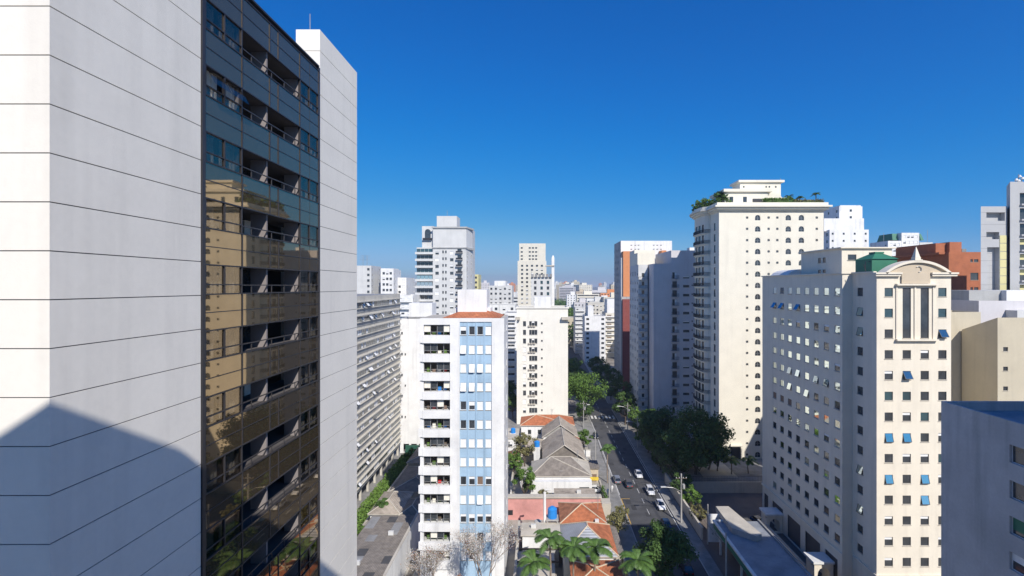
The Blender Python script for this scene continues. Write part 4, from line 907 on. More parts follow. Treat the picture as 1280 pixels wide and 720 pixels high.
# water tank
t = thing('water_tank', 'round blue plastic water tank on a concrete stand beside orange tiles', 'water tank', (2.4, 88.9, G))
mb = MB(); mb.cyl(2.4, 89.1, -42.3, -40.7, .85, 'tank', n=20); mb.cyl(2.4, 89.1, -40.7, -40.35, .85, 'tank', r2=.4, n=20); mb.build('tank_body', t)
for dx in (-.9, .9):
    for dy in (-.9, .9): mb = MB(); mb.box(2.4+dx-.1, 2.4+dx+.1, 89.1+dy-.1, 89.1+dy+.1, G, -42.5, 'concrete'); mb.build('leg', t)
mb = MB(); mb.box(1.3, 3.5, 88.0, 90.2, -42.5, -42.3, 'concrete'); mb.build('stand_slab', t)
t = thing('chimney_pipe', 'tall white pipe standing on the roof edge left of the blue tank', 'pipe', (1.0, 88.6, G)); mb = MB(); mb.cyl(1.0, 88.8, G, -37.6, .24, 'white', n=10); mb.build('pipe_shaft', t); mb = MB(); mb.tube([(1.0,88.8,-37.6),(1.1,88.8,-37.2),(1.9,88.8,-37.1)], .16, 'white2'); mb.build('pipe_cowl', t)
for i, (x, y, r_, mm, lb) in enumerate(((-1.5,90.5,.8,'slab2','pale round drum in the dark yard, left one'),(-.2,91.2,.7,'grey','grey drum behind the pale drum in the dark yard'),(-2.9,88.9,.5,'cars','small bluish barrel at the left corner of the dark yard'))):
    t = thing('drum', lb, 'drum', (x,y,G)); mb = MB(); mb.cyl(x, y, G, -44.2+i*.2, r_, mm, n=14); mb.build('drum_body', t); mb = MB(); mb.cyl(x, y, -44.2+i*.2, -44.1+i*.2, r_*1.06, mm, r2=r_*.9, n=14); mb.build('lid', t)
# low walls by the driveway and street fence
def lowwall(name, label, x0, x1, y0, y1, z1, m, cop='slab2'):
    t = thing(name, label, 'wall', ((x0+x1)/2, (y0+y1)/2, G)); mb = MB(); mb.box(x0,x1,y0,y1,G,z1,m); mb.build('wall_face', t); mb = MB(); mb.box(x0-.06,x1+.06,y0-.06,y1+.06,z1,z1+.1,cop); mb.build('coping', t)
lowwall('driveway_wall', 'sunlit plain wall between the blue building and the houses', -3.9, -3.6, 66, 92, -44.4, 'white2')
lowwall('street_wall', 'low pale front wall along the left pavement', 14.3, 14.5, 76, 116, -46.4, 'wallpaint')
lowwall('hedge_wall', 'long white wall along the hedge by the grey slab', -33.6, -33.3, 92, 128, -45.6, 'white')
lowwall('carport_wall', 'white wall along the right side of the patched flat roof', -22.7, -22.4, 71, 96, -42.2, 'white')
# left: patched shed, houses, hedge
t = thing('shed', 'large flat shed with patched dark roofing at the bottom left', 'shed', (-27, 80, G))
mb = MB(); mb.box(-31, -22.8, 70.5, 91, G, -43.2, 'white2'); mb.build('wall', t)
mb = MB(); rr = random.Random(5); mb.box(-31.2, -22.75, 70.2, 91.2, -43.2, -43.0, 'dgtile')
mb.build('roof', t)
mb = MB()
for i in range(5):
    for j in range(9):
        if rr.random() < .8: mb.box(-31+i*1.62, -31+i*1.62+1.58, 71+j*2.2, 71+j*2.2+2.15, -42.995, -42.96, rr.choice(['slab','dgtile','dgtile','dgtile','asphalt']))
mb.build('roof_sheets', t)
house('small house with light grey ridge roof left of the shed', -32.2, -26.8, 93, 102, -43.4, -41.9, 'white', 'gtile').finish()
house('white-walled house end with dark windows behind the shed', -26.2, -22.8, 92.5, 99, -43.4, -42.4, 'white', 'dgtile', openings=[(.2,.9,-45.6,-44,'dark','framew'),(1.3,2.0,-45.6,-44,'dark','framew'),(2.5,3.2,-45.6,-44,'dark','framew')]).finish()
house('long dark-roofed house in the shadow behind the blue building', -31.5, -23, 104, 118, -43.8, -42.4, 'wallpaint', 'dgtile').finish()
house('dark-roofed house nearest the white blank wall, in shadow', -32.5, -24, 121, 134, -43.8, -42.6, 'wallpaint', 'dgtile').finish()
mb = MB(); mb.box(-38, -26, 138.6, 139, G, -45.4, 'dgreen'); o = mb.build('mesh_fence', origin=(-32,139,G)); tag(o, 'dark green mesh fence at the foot of the blank white building', 'fence')

# right of the road: garden wall, parking, terrace, station roof
lowwall('boundary_wall', 'long beige wall along the right pavement', 30.6, 30.9, 92, 119, -45.7, 'wallpaint')
lowwall('retaining_wall', 'plain beige retaining wall across the back of the brown car park', 34.5, 55.0, 113, 113.4, -45.6, 'wallpaint')
mb = MB(); mb.box(34.6, 60, 113.45, 129.6, G, -46.0, 'pave'); mb.box(39.5, 47.7, 117, 128, -46, -45.96, 'slab2'); o = mb.build('terrace'); o['kind'] = 'structure'
mb = MB()
for i in range(56): mb.box(34.7+i*.36, 34.73+i*.36, 113.18, 113.21, -45.5, -44.2, 'rail')
mb.box(34.7, 54.9, 113.17, 113.22, -44.25, -44.2, 'rail'); mb.box(34.7, 54.9, 113.17, 113.22, -45.35, -45.3, 'rail'); tag(mb.build('railing_fence', origin=(40,113.2,-45.5)), 'thin dark railing on top of the beige retaining wall', 'fence')
t = thing('station_roof', 'long flat grey roof with dark green fascia at the bottom right', 'canopy', (35.5, 75, G))
mb = MB(); mb.box(31.7, 39.6, 58, 88, -42.9, -42.5, 'rblue'); mb.build('roof_deck', t)
mb = MB(); mb.box(31.45, 31.69, 58, 88, -43.7, -42.6, 'green'); mb.build('green_fascia', t)
mb = MB(); mb.box(31.3, 31.75, 57.9, 88.2, -42.59, -42.3, 'white2'); mb.box(31.76, 36, 87.9, 88.2, -42.6, -42.3, 'white2'); mb.box(39.4, 39.75, 57.9, 88.2, -42.9, -42.2, 'slab'); mb.build('gutter', t)
mb = MB(); mb.prism([(33.2,91.8),(33.0,83.6),(36.0,80.8),(37.2,81.6),(35.6,91.8)], -42.45, -41.5, 'concrete', top='slab2'); mb.build('skylight_box', t)
for y in (60, 69, 78, 87): mb = MB(); mb.box(32.2, 32.5, y-.15, y+.15, G, -42.9, 'white2'); mb.build('post', t)
mb = MB(); mb.box(34.5, 39.5, 58.2, 87.5, G, -42.95, 'grey'); mb.build('shop_wall', t)
t = thing('sign_panel', 'white hoarding panel with dark leafy mark at the end of the flat roof', 'sign', (32.6, 89.9, G))
mb = MB(); mb.box(31.2, 34.0, 89.8, 90.0, G+.8, -42.1, 'white'); mb.build('board', t); mb = MB(); rr = random.Random(4)
for i in range(14):
    x, z = 31.7+rr.random()*1.0, -46+rr.random()*2.6; a = rr.random()*3; mb.poly([(x,89.79,z),(x+.35*math.cos(a),89.79,z+.35*math.sin(a)),(x+.25*math.cos(a+.8),89.79,z+.25*math.sin(a+.8))], 'grey')
mb.build('leafy_mark', t)
for k, (ya, lb) in enumerate(((94.5,'white gate portico with arched opening at the far end of the office wall'),(78.2,'white gate portico with round arch nearest, at the foot of the office block'))):
    t = thing('gate_portico', lb, 'gate', (45.5, ya, G)); mb = MB()
    wall(mb, (44.1,ya), (47.15,ya), G, -44.5, [(.5,2.5,G+.1,-45.2,None)], .8, 'office'); mb.box(44.1, 47.1, ya+.81, ya+2.4, -45.2, -44.5, 'office'); mb.box(44.1,44.5,ya+.02,ya+2.4,G,-45.2,'office'); mb.box(46.7,47.1,ya+.82,ya+2.4,G,-45.2,'office')
    for s_, xc in ((-1,44.6),(1,46.6)):
        mb.poly([(xc,ya-.01,-45.2),(xc-s_*.9,ya-.01,-45.2),(xc-s_*.35,ya-.01,-45.45),(xc-s_*.08,ya-.01,-45.9),(xc,ya-.01,-46.4)][::s_], 'office')
    mb.build('arch_wall', t); mb = MB(); mb.box(43.8, 47.18, ya-.35, ya+2.7, -44.5, -44.15, 'white2'); mb.build('cap', t)
lowwall('ramp_wall', 'low white stepped wall linking the two gate porticos', 43.9, 44.15, 80.7, 94.4, -46.3, 'white2')

# ------------------------------------------------------------------ trees
def tree_meshes(seed, h, rx, leaf, n=3500, ls=.42, trunk='bark', dens=1.0, flat=.75, base=.35, nc=26):
    rr = np.random.RandomState(seed); r2 = random.Random(seed)
    ch = h*(1-base); cz = h*base+ch*.5; cl = []
    while len(cl) < nc:
        p = rr.uniform(-1, 1, 3); d = np.linalg.norm(p)
        if d > 1 or d < .25: continue
        p = p/d*(.45+.5*rr.rand()); 
        if p[2] < -.75: continue
        s_ = .22+.2*rr.rand(); cl.append((np.array([p[0]*rx, p[1]*rx, cz+p[2]*ch*.5]), s_*rx*(1.0-.25*abs(p[2]))))
    per = n//nc; V = []
    for c, r_ in cl:
        q = rr.normal(size=(per,3)); q /= np.linalg.norm(q, axis=1)[:,None]; q *= (rr.rand(per)**.45)[:,None]
        ce = c+q*np.array([r_, r_, r_*flat]); nrm = q+np.array([0,0,.5])+rr.normal(size=(per,3))*.55; nrm /= np.linalg.norm(nrm, axis=1)[:,None]
        a = np.cross(nrm, rr.normal(size=(per,3))); a /= np.linalg.norm(a, axis=1)[:,None]; b_ = np.cross(nrm, a)
        s_ = ls*(.6+.8*rr.rand(per))[:,None]
        V.append(np.stack([ce-a*s_*.5, ce+b_*s_*.32, ce+a*s_*.5, ce-b_*s_*.32], 1).reshape(-1, 3))
    V = np.concatenate(V); m = MB(); m.v = [tuple(x) for x in V]; m.f = [(i,i+1,i+2,i+3) for i in range(0, len(V), 4)]; m.m = [0]*len(m.f); m.mats = [M[leaf]]
    tk = MB(); tr = max(.12, h*.022); k = Vector((r2.uniform(-.3,.3), r2.uniform(-.3,.3), h*base)); tk.tube([(0,0,0), tuple(k*.5+Vector((.1,0,0))), tuple(k)], tr, trunk, n=8, r2=tr*.7)
    for c, r_ in cl[:14]: 
        c = Vector(c); mid = k.lerp(c, .5)+Vector((0,0,-.12*h*r2.random())); tk.tube([tuple(k), tuple(mid), tuple(c)], tr*.5, trunk, n=5, r2=.03)
    return m, tk
TREEG = {}
def tree(label, x, y, zb, ztop, rx, leaf='leaf', seed=1, n=3500, ls=.42, name='street_tree', group=None, **k):
    key = (round(ztop-zb,1), rx, leaf, seed, n, ls)
    if key not in TREEG:
        m, tk = tree_meshes(seed, ztop-zb, rx, leaf, n, ls, **k); TREEG[key] = (m.mesh('crown'), tk.mesh('trunk'))
    t = thing(name, label, 'tree', (x, y, zb), group)
    for nm, me in zip(('crown', 'trunk'), TREEG[key]):
        o = bpy.data.objects.new(nm, me); S.collection.objects.link(o); o.parent = t
    t.rotation_euler = (0,0,seed*1.3); return t
tree('big bright green spreading tree on the left pavement by the crossing', 17.0, 180, G, pz(464,180), 8.6, 'leaf', 11, 9000, .55, base=.3, nc=44)
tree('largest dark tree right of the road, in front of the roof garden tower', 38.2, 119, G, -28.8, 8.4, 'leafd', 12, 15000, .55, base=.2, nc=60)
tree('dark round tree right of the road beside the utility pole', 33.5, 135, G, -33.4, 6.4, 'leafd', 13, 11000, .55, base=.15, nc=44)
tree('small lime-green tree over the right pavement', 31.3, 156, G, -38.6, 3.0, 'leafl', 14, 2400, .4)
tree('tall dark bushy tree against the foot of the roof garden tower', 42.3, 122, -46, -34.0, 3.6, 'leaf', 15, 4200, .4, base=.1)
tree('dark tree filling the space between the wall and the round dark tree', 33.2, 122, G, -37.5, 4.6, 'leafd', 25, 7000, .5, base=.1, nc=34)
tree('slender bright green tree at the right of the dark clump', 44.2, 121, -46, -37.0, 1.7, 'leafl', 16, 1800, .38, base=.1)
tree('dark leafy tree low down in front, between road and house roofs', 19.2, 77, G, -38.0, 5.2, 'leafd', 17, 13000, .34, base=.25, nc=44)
tree('olive-leaved small tree by the left kerb, over the pavement', 14.9, 92.5, G, -43.0, 2.2, 'leafy', 18, 1300, .32, name='small_tree')
tree('sparse olive tree beside the yellow kerb line', 16.4, 97.5, G, -43.6, 1.7, 'leafy', 19, 900, .3, name='small_tree')
tree('round green garden tree left of the white house wall', -3.4, 108, G, -39.6, 2.5, 'leaf', 20, 3200, .35, base=.2, name='garden_tree')
tree('brownish garden tree between the white house and the grey roofs', -3.8, 128, G, -38.4, 3.4, 'leafy', 21, 2200, .4, name='garden_tree')
tree('small dark garden tree beside the white gabled annexe', -6.0, 120, G, -40.5, 2.2, 'leaf', 22, 1800, .38, name='garden_tree')
tree('pale olive shrub tree behind the pink wall', 1.0, 104.5, G, -43.2, 1.7, 'leafy', 23, 900, .32, base=.15, name='garden_tree')
tree('low green shrub tree between boundary wall and pole', 31.9, 98, G, -43.9, 1.8, 'leafy', 24, 1200, .32, base=.15, name='garden_tree')
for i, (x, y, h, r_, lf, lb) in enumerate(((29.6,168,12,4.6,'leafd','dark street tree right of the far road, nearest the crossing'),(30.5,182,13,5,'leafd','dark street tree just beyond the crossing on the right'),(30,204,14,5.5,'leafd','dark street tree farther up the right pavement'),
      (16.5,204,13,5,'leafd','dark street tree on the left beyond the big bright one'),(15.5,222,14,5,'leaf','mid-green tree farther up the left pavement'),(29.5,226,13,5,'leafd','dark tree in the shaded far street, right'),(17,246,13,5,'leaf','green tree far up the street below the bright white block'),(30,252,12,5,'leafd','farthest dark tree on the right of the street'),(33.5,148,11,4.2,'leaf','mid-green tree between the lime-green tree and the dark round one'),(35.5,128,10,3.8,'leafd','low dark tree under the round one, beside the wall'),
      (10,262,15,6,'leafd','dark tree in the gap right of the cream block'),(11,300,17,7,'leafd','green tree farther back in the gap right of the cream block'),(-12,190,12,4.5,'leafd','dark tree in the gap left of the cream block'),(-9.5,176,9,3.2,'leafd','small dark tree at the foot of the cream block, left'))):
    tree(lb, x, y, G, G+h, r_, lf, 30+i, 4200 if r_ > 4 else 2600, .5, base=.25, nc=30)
tree('dark green shrub tree by the slab building fence', -34.2, 131, G, -43.2, 2.2, 'leafd', 50, 1500, .35, base=.15, name='garden_tree')
tree('banana-like green clump by the small light-roofed house', -33, 91, G, -45, 1.8, 'leaf', 51, 1400, .4, base=.1, name='garden_shrub')
tree('low garden bush beside the light grey ridge roof', -29.5, 91.8, G, -45.2, 1.3, 'leafl', 52, 900, .35, base=.1, name='garden_shrub')
# bare blossoming trees in front of the blue building
def bare(label, x, y, h, rx, seed, nl):
    r2 = random.Random(seed); tw = MB(); ends = []
    def grow(p, d, l, r_, dep):
        q = p+d*l; mid = p.lerp(q, .5)+Vector((r2.uniform(-.08,.08), r2.uniform(-.08,.08), 0))*l; tw.tube([tuple(p), tuple(mid), tuple(q)], r_, 'paleb', n=4 if dep > 1 else 6, r2=r_*.62)
        if dep >= 3: ends.append((p, q))
        if dep >= 6 or r_ < .006: return
        for _ in range(2 if dep > 3 else 3):
            nd = (d+Vector((r2.uniform(-.75,.75)*rx, r2.uniform(-.75,.75)*rx, r2.uniform(-.15,.45)))).normalized(); grow(q, nd, l*r2.uniform(.66,.84), r_*.62, dep+1)
    grow(Vector((0,0,0)), Vector((0,0,1)), h*.27, h*.013, 0)
    lv = [MB(), MB()]
    for i in range(nl):
        p, q = r2.choice(ends); c = p.lerp(q, r2.random())+Vector([r2.gauss(0,.28) for _ in range(3)]); a = Vector([r2.gauss(0,1) for _ in range(3)]).normalized(); b_ = a.cross(Vector([r2.gauss(0,1) for _ in range(3)])).normalized(); s_ = r2.uniform(.035,.07)
        k = 1 if (r2.random() < .32 or c.z < h*.5) else 0; lv[k].poly([tuple(c-a*s_), tuple(c+b_*s_), tuple(c+a*s_), tuple(c-b_*s_)], 'leafw' if k == 0 else r2.choice(['leafr','leafy']))
    t = thing('flowering_tree', label, 'tree', (x,y,G)); L_ = WL[t.name]
    for nm, m_ in (('branches', tw), ('blossom', lv[0]), ('leaves', lv[1])):
        o = bpy.data.objects.new(nm, m_.mesh(nm)); S.collection.objects.link(o); o.parent = t
bare('bare twiggy tree with pale blossom in front of the blue panels', -8.0, 70, 14.0, .85, 3, 7500)
bare('smaller bare blossoming tree in front of the lower balconies', -14.6, 69, 11.5, .9, 8, 5500)
tree('rust and olive leaved shrub at the very bottom below the blossoming trees', -11, 68, G, -40.5, 3.2, 'leafr', 60, 2500, .22, base=.1, name='garden_shrub')
# palms
def palm(label, x, y, h, fr, seed, zb=G, n=15, name='palm_tree', group=None):
    r2 = random.Random(seed); tk = MB(); tk.tube([(0,0,0),(r2.uniform(-.2,.2),0,h*.5),(0,0,h)], .17, 'paleb', n=8, r2=.12); cr = MB()
    for i in range(n):
        a = 2*math.pi*i/n+r2.uniform(-.2,.2); up = r2.uniform(.25,1.5); L_ = fr*r2.uniform(.8,1.1); pts = []
        for j in range(9):
            u = j/8; rad = L_*u*(1-.12*u*up); z = h+L_*(up*u*.85-u*u*(.42+.42*up)); pts.append(Vector((math.cos(a)*rad, math.sin(a)*rad, z)))
        cr.tube([tuple(p) for p in pts], .03, 'palm', n=3, r2=.01); sd_ = Vector((-math.sin(a), math.cos(a), 0))
        for j in range(1, 9):
            for sub in (0, .33, .66):
                p = pts[j-1].lerp(pts[j], sub+.25); t_ = (pts[j]-pts[j-1]).normalized(); ll = fr*.30*math.sin(math.pi*min(1,(j+sub)/9.6))+.1
                for s_ in (-1, 1):
                    e = p+sd_*s_*ll*.8+t_*ll*.55+Vector((0,0,-ll*.28)); cr.poly([tuple(p), tuple(p+t_*.13), tuple(e), tuple(p.lerp(e,.5)-t_*.07)], 'palm')
    t = thing(name, label, 'palm tree', (x,y,zb), group)
    for nm, m_ in (('fronds', cr), ('trunk', tk)):
        o = bpy.data.objects.new(nm, m_.mesh(nm)); S.collection.objects.link(o); o.parent = t
for i, (x, y, h, lb) in enumerate(((1.6,74.6,9.3,'left palm of the front group, in front of the white annexe'),(5.2,73.4,8.7,'palm in front of the metal hip roof, second from the left of the front group'),(8.6,74.2,8.2,'palm in front of the lowest orange roof'),(-.8,72.6,6.8,'short palm at the bottom left of the palm group'),(14.6,72.5,7.2,'bright palm at the bottom edge beside the dark leafy tree'))): palm(lb, x, y, h, 2.9, 70+i, n=19)
palm('palm on the left pavement beside the parked cars', 16.6, 118.5, 8.4, 2.2, 80)
palm('palm on the terrace in front of the roof garden tower, left one', 46.9, 119, 3.6, 2.3, 81, -46)
palm('palm on the terrace in front of the roof garden tower, right one', 51.2, 119.5, 3.4, 2.3, 82, -46)
palm('drooping palm left of the slab-side house roofs', -30.5, 95.5, 5.6, 1.8, 83)
# hedges and roof garden (cannot be counted leaf by leaf: each is one thing)
def leafbox(name, label, x0, x1, y0, y1, z0, z1, leaf, n, ls=.35, seed=1, cat='hedge'):
    rr = np.random.RandomState(seed); ce = rr.rand(n,3); 
    ax = rr.randint(0, 3, n); hi = rr.rand(n) > .35
    for i in range(n):
        if rr.rand() < .75: ce[i, ax[i]] = 1.0 if hi[i] or ax[i] == 2 else 0.0
    ce = ce*np.array([x1-x0, y1-y0, z1-z0])+rr.normal(size=(n,3))*.16; nrm = rr.normal(size=(n,3))+np.array([0,-.3,.6]); nrm /= np.linalg.norm(nrm, axis=1)[:,None]
    a = np.cross(nrm, rr.normal(size=(n,3))); a /= np.linalg.norm(a, axis=1)[:,None]; b_ = np.cross(nrm, a); s_ = ls*(.6+.8*rr.rand(n))[:,None]
    V = np.stack([ce-a*s_*.5, ce+b_*s_*.34, ce+a*s_*.5, ce-b_*s_*.34], 1).reshape(-1,3)
    m = MB(); m.v = [tuple(v) for v in V]; m.f = [(i,i+1,i+2,i+3) for i in range(0, len(V), 4)]; m.m = [0]*len(m.f); m.mats = [M[leaf]]
    t = thing(name, label, cat, (x0,y0,z0)); o = bpy.data.objects.new('leaves', m.mesh('leaves')); S.collection.objects.link(o); o.parent = t
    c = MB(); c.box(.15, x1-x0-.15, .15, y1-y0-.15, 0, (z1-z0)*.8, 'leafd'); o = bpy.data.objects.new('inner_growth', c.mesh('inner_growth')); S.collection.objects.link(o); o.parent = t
leafbox('hedge', 'long bright green clipped hedge along the foot of the grey slab building', -37.0, -34.4, 88, 131, G, -45.7, 'leafl', 9000, .42, 1)
leafbox('climbing_plant', 'dark green creeper strip on the street wall by the cars', 14.2, 14.6, 100, 111, G, -45.6, 'leaf', 900, .3, 2, 'plant')
zr = CZ+1.6
leafbox('roof_hedge', 'clipped green hedge along the roof terrace edge of the cream tower', px(955,131), px(990,131), 130.2, 131.6, zr-.9, zr+1.2, 'leaf', 2200, .38, 3)
leafbox('roof_plants', 'mixed yellow-green planting at the right end of the roof terrace', px(991,131), px(1027,131), 130.2, 132, zr-.9, zr+.8, 'leafy', 1800, .4, 4, 'plant')
tree('rounded dark shrub at the left corner of the roof terrace', 49.8, 134, zr-1, zr+4.4, 2.6, 'leafd', 61, 2400, .4, base=.05, name='roof_shrub')
tree('second dark roof shrub beside the roof terrace penthouse', 52.4, 136, zr-1, zr+5.2, 2.3, 'leafd', 62, 2000, .4, base=.05, name='roof_shrub')
tree('yellow-green roof shrub overhanging the curved corner', 47.9, 139, zr-1, zr+3.4, 2.2, 'leafl', 63, 1600, .4, base=.05, name='roof_shrub')
tree('small roof shrub above the curved balconies', 46.6, 143, zr-1, zr+4.0, 2.0, 'leaf', 64, 1400, .4, base=.05, name='roof_shrub')
for i, (xx, hh, lb) in enumerate(((986,2.6,'small roof palm nearest the hedge'),(1000,2.2,'small roof palm in the middle of the terrace planting'),(1020,3.2,'taller roof palm at the right end of the terrace'))): palm(lb, px(xx,132.5), 132.5, hh+.6, 1.3, 90+i, zr-1, 11, 'roof_palm')

# ------------------------------------------------------------------ cars
def car_parts(paint, L_=4.2, W=1.75, H=1.48, estate=False):
    """body loft along y (front at -y); cabin, glass, wheels > rim, lamps"""
    st = [(-L_/2,.42,.60,.62),(-L_/2+.12,.30,.74,.80),(-L_*.27,.26,.90,.88),(-L_*.2,.24,.93,.88),(0,.24,.94,.88),(L_*.3,.24,.96,.88),(L_*.42,.26,.96,.86),(L_/2-.05,.34,.86,.80),(L_/2,.45,.66,.7)]
    body = MB(); hw = W/2
    rings = []
    for y, zb, zt, k in st: rings.append([(-hw*k,y,zb+.05),(-hw*k*1.03,y,(zb+zt)/2),(-hw*k*.95,y,zt),(hw*k*.95,y,zt),(hw*k*1.03,y,(zb+zt)/2),(hw*k,y,zb+.05)])
    for a, b_ in zip(rings[:-1], rings[1:]):
        for i in range(6): j = (i+1) % 6; body.poly([a[i],b_[i],b_[j],a[j]], paint)
    body.poly(rings[0], paint); body.poly(rings[-1][::-1], paint)
    y0, y1, y2, y3 = -L_*.24, -L_*.09, (L_*.36 if estate else L_*.25), (L_*.46 if estate else L_*.41); a, c = hw*.83, hw*.66
    roof = [(-c,y1,H),(c,y1,H),(c,y2,H-.03),(-c,y2,H-.03)]; low = [(-a,y0,.92),(a,y0,.92),(a,y3,.94),(-a,y3,.94)]
    body.poly([(x,y,z) for x,y,z in roof], paint); r2 = [(x*1.0,y,z-.045) for x,y,z in roof]
    for i in range(4): j = (i+1) % 4; body.poly([r2[i],r2[j],roof[j],roof[i]], paint)
    for i in range(4): body.tube([low[i], r2[i]], .035, paint, n=4)
    gl = MB()
    for i in range(4): j = (i+1) % 4; gl.poly([low[i],low[j],r2[j],r2[i]], 'carglass')
    for s_ in (-1,1): body.tube([(s_*a,.05,.92),(s_*c,.05,H-.04)], .03, paint, n=4); body.box(s_*hw-.09,s_*hw+.09,y0+.1,y0+.25,.88,1.0,paint)
    wh = []
    for x in (-hw+.1, hw-.1):
        for y in (-L_*.31, L_*.3):
            w_ = MB(); n = 14; 
            for i in range(n):
                a0, a1 = 2*math.pi*i/n, 2*math.pi*(i+1)/n
                P = lambda an, xx, r_=.32: (xx, r_*math.cos(an), r_*math.sin(an)); w_.poly([P(a0,-.1),P(a1,-.1),P(a1,.1),P(a0,.1)], 'tyre')
            w_.poly([(-.1,.32*math.cos(2*math.pi*i/n),.32*math.sin(2*math.pi*i/n)) for i in range(n)], 'tyre'); w_.poly([(.1,.32*math.cos(2*math.pi*i/n),.32*math.sin(2*math.pi*i/n)) for i in range(n)], 'tyre')
            rm = MB(); sx = .105 if x > 0 else -.105; rm.poly([(sx,.2*math.cos(2*math.pi*i/10),.2*math.sin(2*math.pi*i/10)) for i in range(10)], 'rim'); wh.append(((x,y,.32), w_, rm))
    hl = []
    for s_ in (-1,1):
        h_ = MB(); h_.box(s_*hw*.55-.16, s_*hw*.55+.16, -L_/2-.0, -L_/2+.16, .60, .73, 'lamp'); hl.append(('headlight', h_))
        h_ = MB(); h_.box(s_*hw*.58-.14, s_*hw*.58+.14, L_/2-.12, L_/2+.01, .62, .8, 'red'); hl.append(('tail_light', h_))
    return body, gl, wh, hl
CARC = {}
def car(label, x, y, rz=0, paint='carw', z=G, estate=False, group='cars on the road and parked', L_=4.2):
    key = (paint, estate, L_)
    if key not in CARC:
        bo, gl, wh, hl = car_parts(paint, estate=estate, L_=L_, H=1.48 if L_ < 4.5 else 1.42); CARC[key] = (bo.mesh('body'), gl.mesh('windows'), [(p, a.mesh('wheel'), b_.mesh('rim')) for p, a, b_ in wh], [(n_, h_.mesh(n_)) for n_, h_ in hl])
    t = thing('car', label, 'car', (x,y,z), group); bo, gl, wh, hl = CARC[key]
    def lk(n_, me, par, loc=(0,0,0)):
        o = bpy.data.objects.new(n_, me); S.collection.objects.link(o); o.parent = par; o.location = loc; return o
    lk('body', bo, t); lk('windows', gl, t)
    for p, a, b_ in wh: lk('rim', b_, lk('wheel', a, t, p))
    for n_, me in hl: lk(n_, me, t)
    t.rotation_euler = (0,0,math.radians(rz))
def gx(x, y, z=G+.6): Y = F*(-z)/(y-HY); return px(x, Y), Y
for (xp, yp, rz, pt, es, lb) in ((744.5,545,0,'carb',False,'black car driving alone up the far shaded street'),(798,592.5,0,'carw',False,'white car driving in the shade beside the palm'),(771,599,180,'cars',True,'silver car parked at the left kerb by the palm'),(785.5,604,180,'carg',False,'dark grey car beside the parked silver one'),
        (812.5,613,0,'carw',True,'white hatchback behind the white sedan at the right kerb'),(825.5,631,0,'carw',False,'white sedan parked at the right kerb in the sun, nearest'),(833,656,0,'carbl',False,'dark blue car half hidden behind the dark leafy tree'),(857.5,709,180,'carb',False,'dark car at the bottom edge of the road beside the tree')):
    X, Y = gx(xp, yp); car(lb, X, Y, rz, pt, G-.004, es)
X, Y = gx(749, 606); car('white car parked sideways on the forecourt under a yellow board', 13.0, 113.5, 90, 'carw', G, False)
for (xp, yp, pt, rz, lb) in ((921,652,'carb',20,'black car at the left of the row in the car park'),(935,655,'carg',15,'dark grey car in the middle of the row in the car park'),(949,652,'carbl',10,'dark blue car at the right of the row in the car park')):
    X, Y = gx(xp, yp, G+.7); car(lb, X, Y, rz, pt, G)
t = thing('advertising_board', 'small yellow board on posts above the parked white car', 'sign', (13, 115.3, G)); mb = MB(); mb.box(11.8, 14.0, 115.2, 115.3, -46.0, -45.2, 'yellow'); mb.build('board', t)
for dx in (11.9, 13.9): mb = MB(); mb.box(dx-.05, dx+.05, 115.31, 115.4, G, -45.2, 'frame'); mb.build('post', t)
# people on the pavement (tiny)
def person(label, x, y, top, legs, seed):
    r2 = random.Random(seed); me = bpy.data.meshes.new('person'); s_ = r2.uniform(.1,.22)
    V = [(0,0,.95),(-.1,0,.9),(-.12,-s_,.5),(-.12,-s_*.4,.06),(-.12,-s_*.4-.14,.04),(.1,0,.9),(.12,s_,.5),(.12,s_*1.6,.08),(.12,s_*1.3,.04),(0,0,1.2),(0,0,1.42),(-.2,0,1.4),(-.26,.05,1.12),(-.25,-.08,.88),(.2,0,1.4),(.26,-.05,1.12),(.25,.08,.88),(0,0,1.52),(0,-.01,1.66)]
    E = [(0,1),(1,2),(2,3),(3,4),(0,5),(5,6),(6,7),(7,8),(0,9),(9,10),(10,11),(11,12),(12,13),(10,14),(14,15),(15,16),(10,17),(17,18)]
    rd = [.15,.1,.075,.05,.04,.1,.075,.05,.04,.15,.14,.07,.05,.035,.07,.05,.035,.055,.105]
    me.from_pydata(V, E, []); o = bpy.data.objects.new('person', me); S.collection.objects.link(o); o.location = (x,y,G+.12)
    md = o.modifiers.new('skin', 'SKIN'); md.use_smooth_shade = True; o.modifiers.new('sub', 'SUBSURF').levels = 1
    for i, v in enumerate(me.skin_vertices[0].data): v.radius = (rd[i], rd[i]*.8); v.use_root = (i == 0)
    m = M[top]; me.materials.append(m); tag(o, label, 'person')
person('person in white top walking on the left pavement by the silver car', 16.9, 113, 'white', 'rail', 1)
person('person in dark clothing beside the forecourt of the parked white car', 15.6, 111.2, 'carbl', 'rail', 2)
person('person in a pale pink top under the green edge of the flat roof', 31.0, 73.2, 'pink', 'rail', 3)

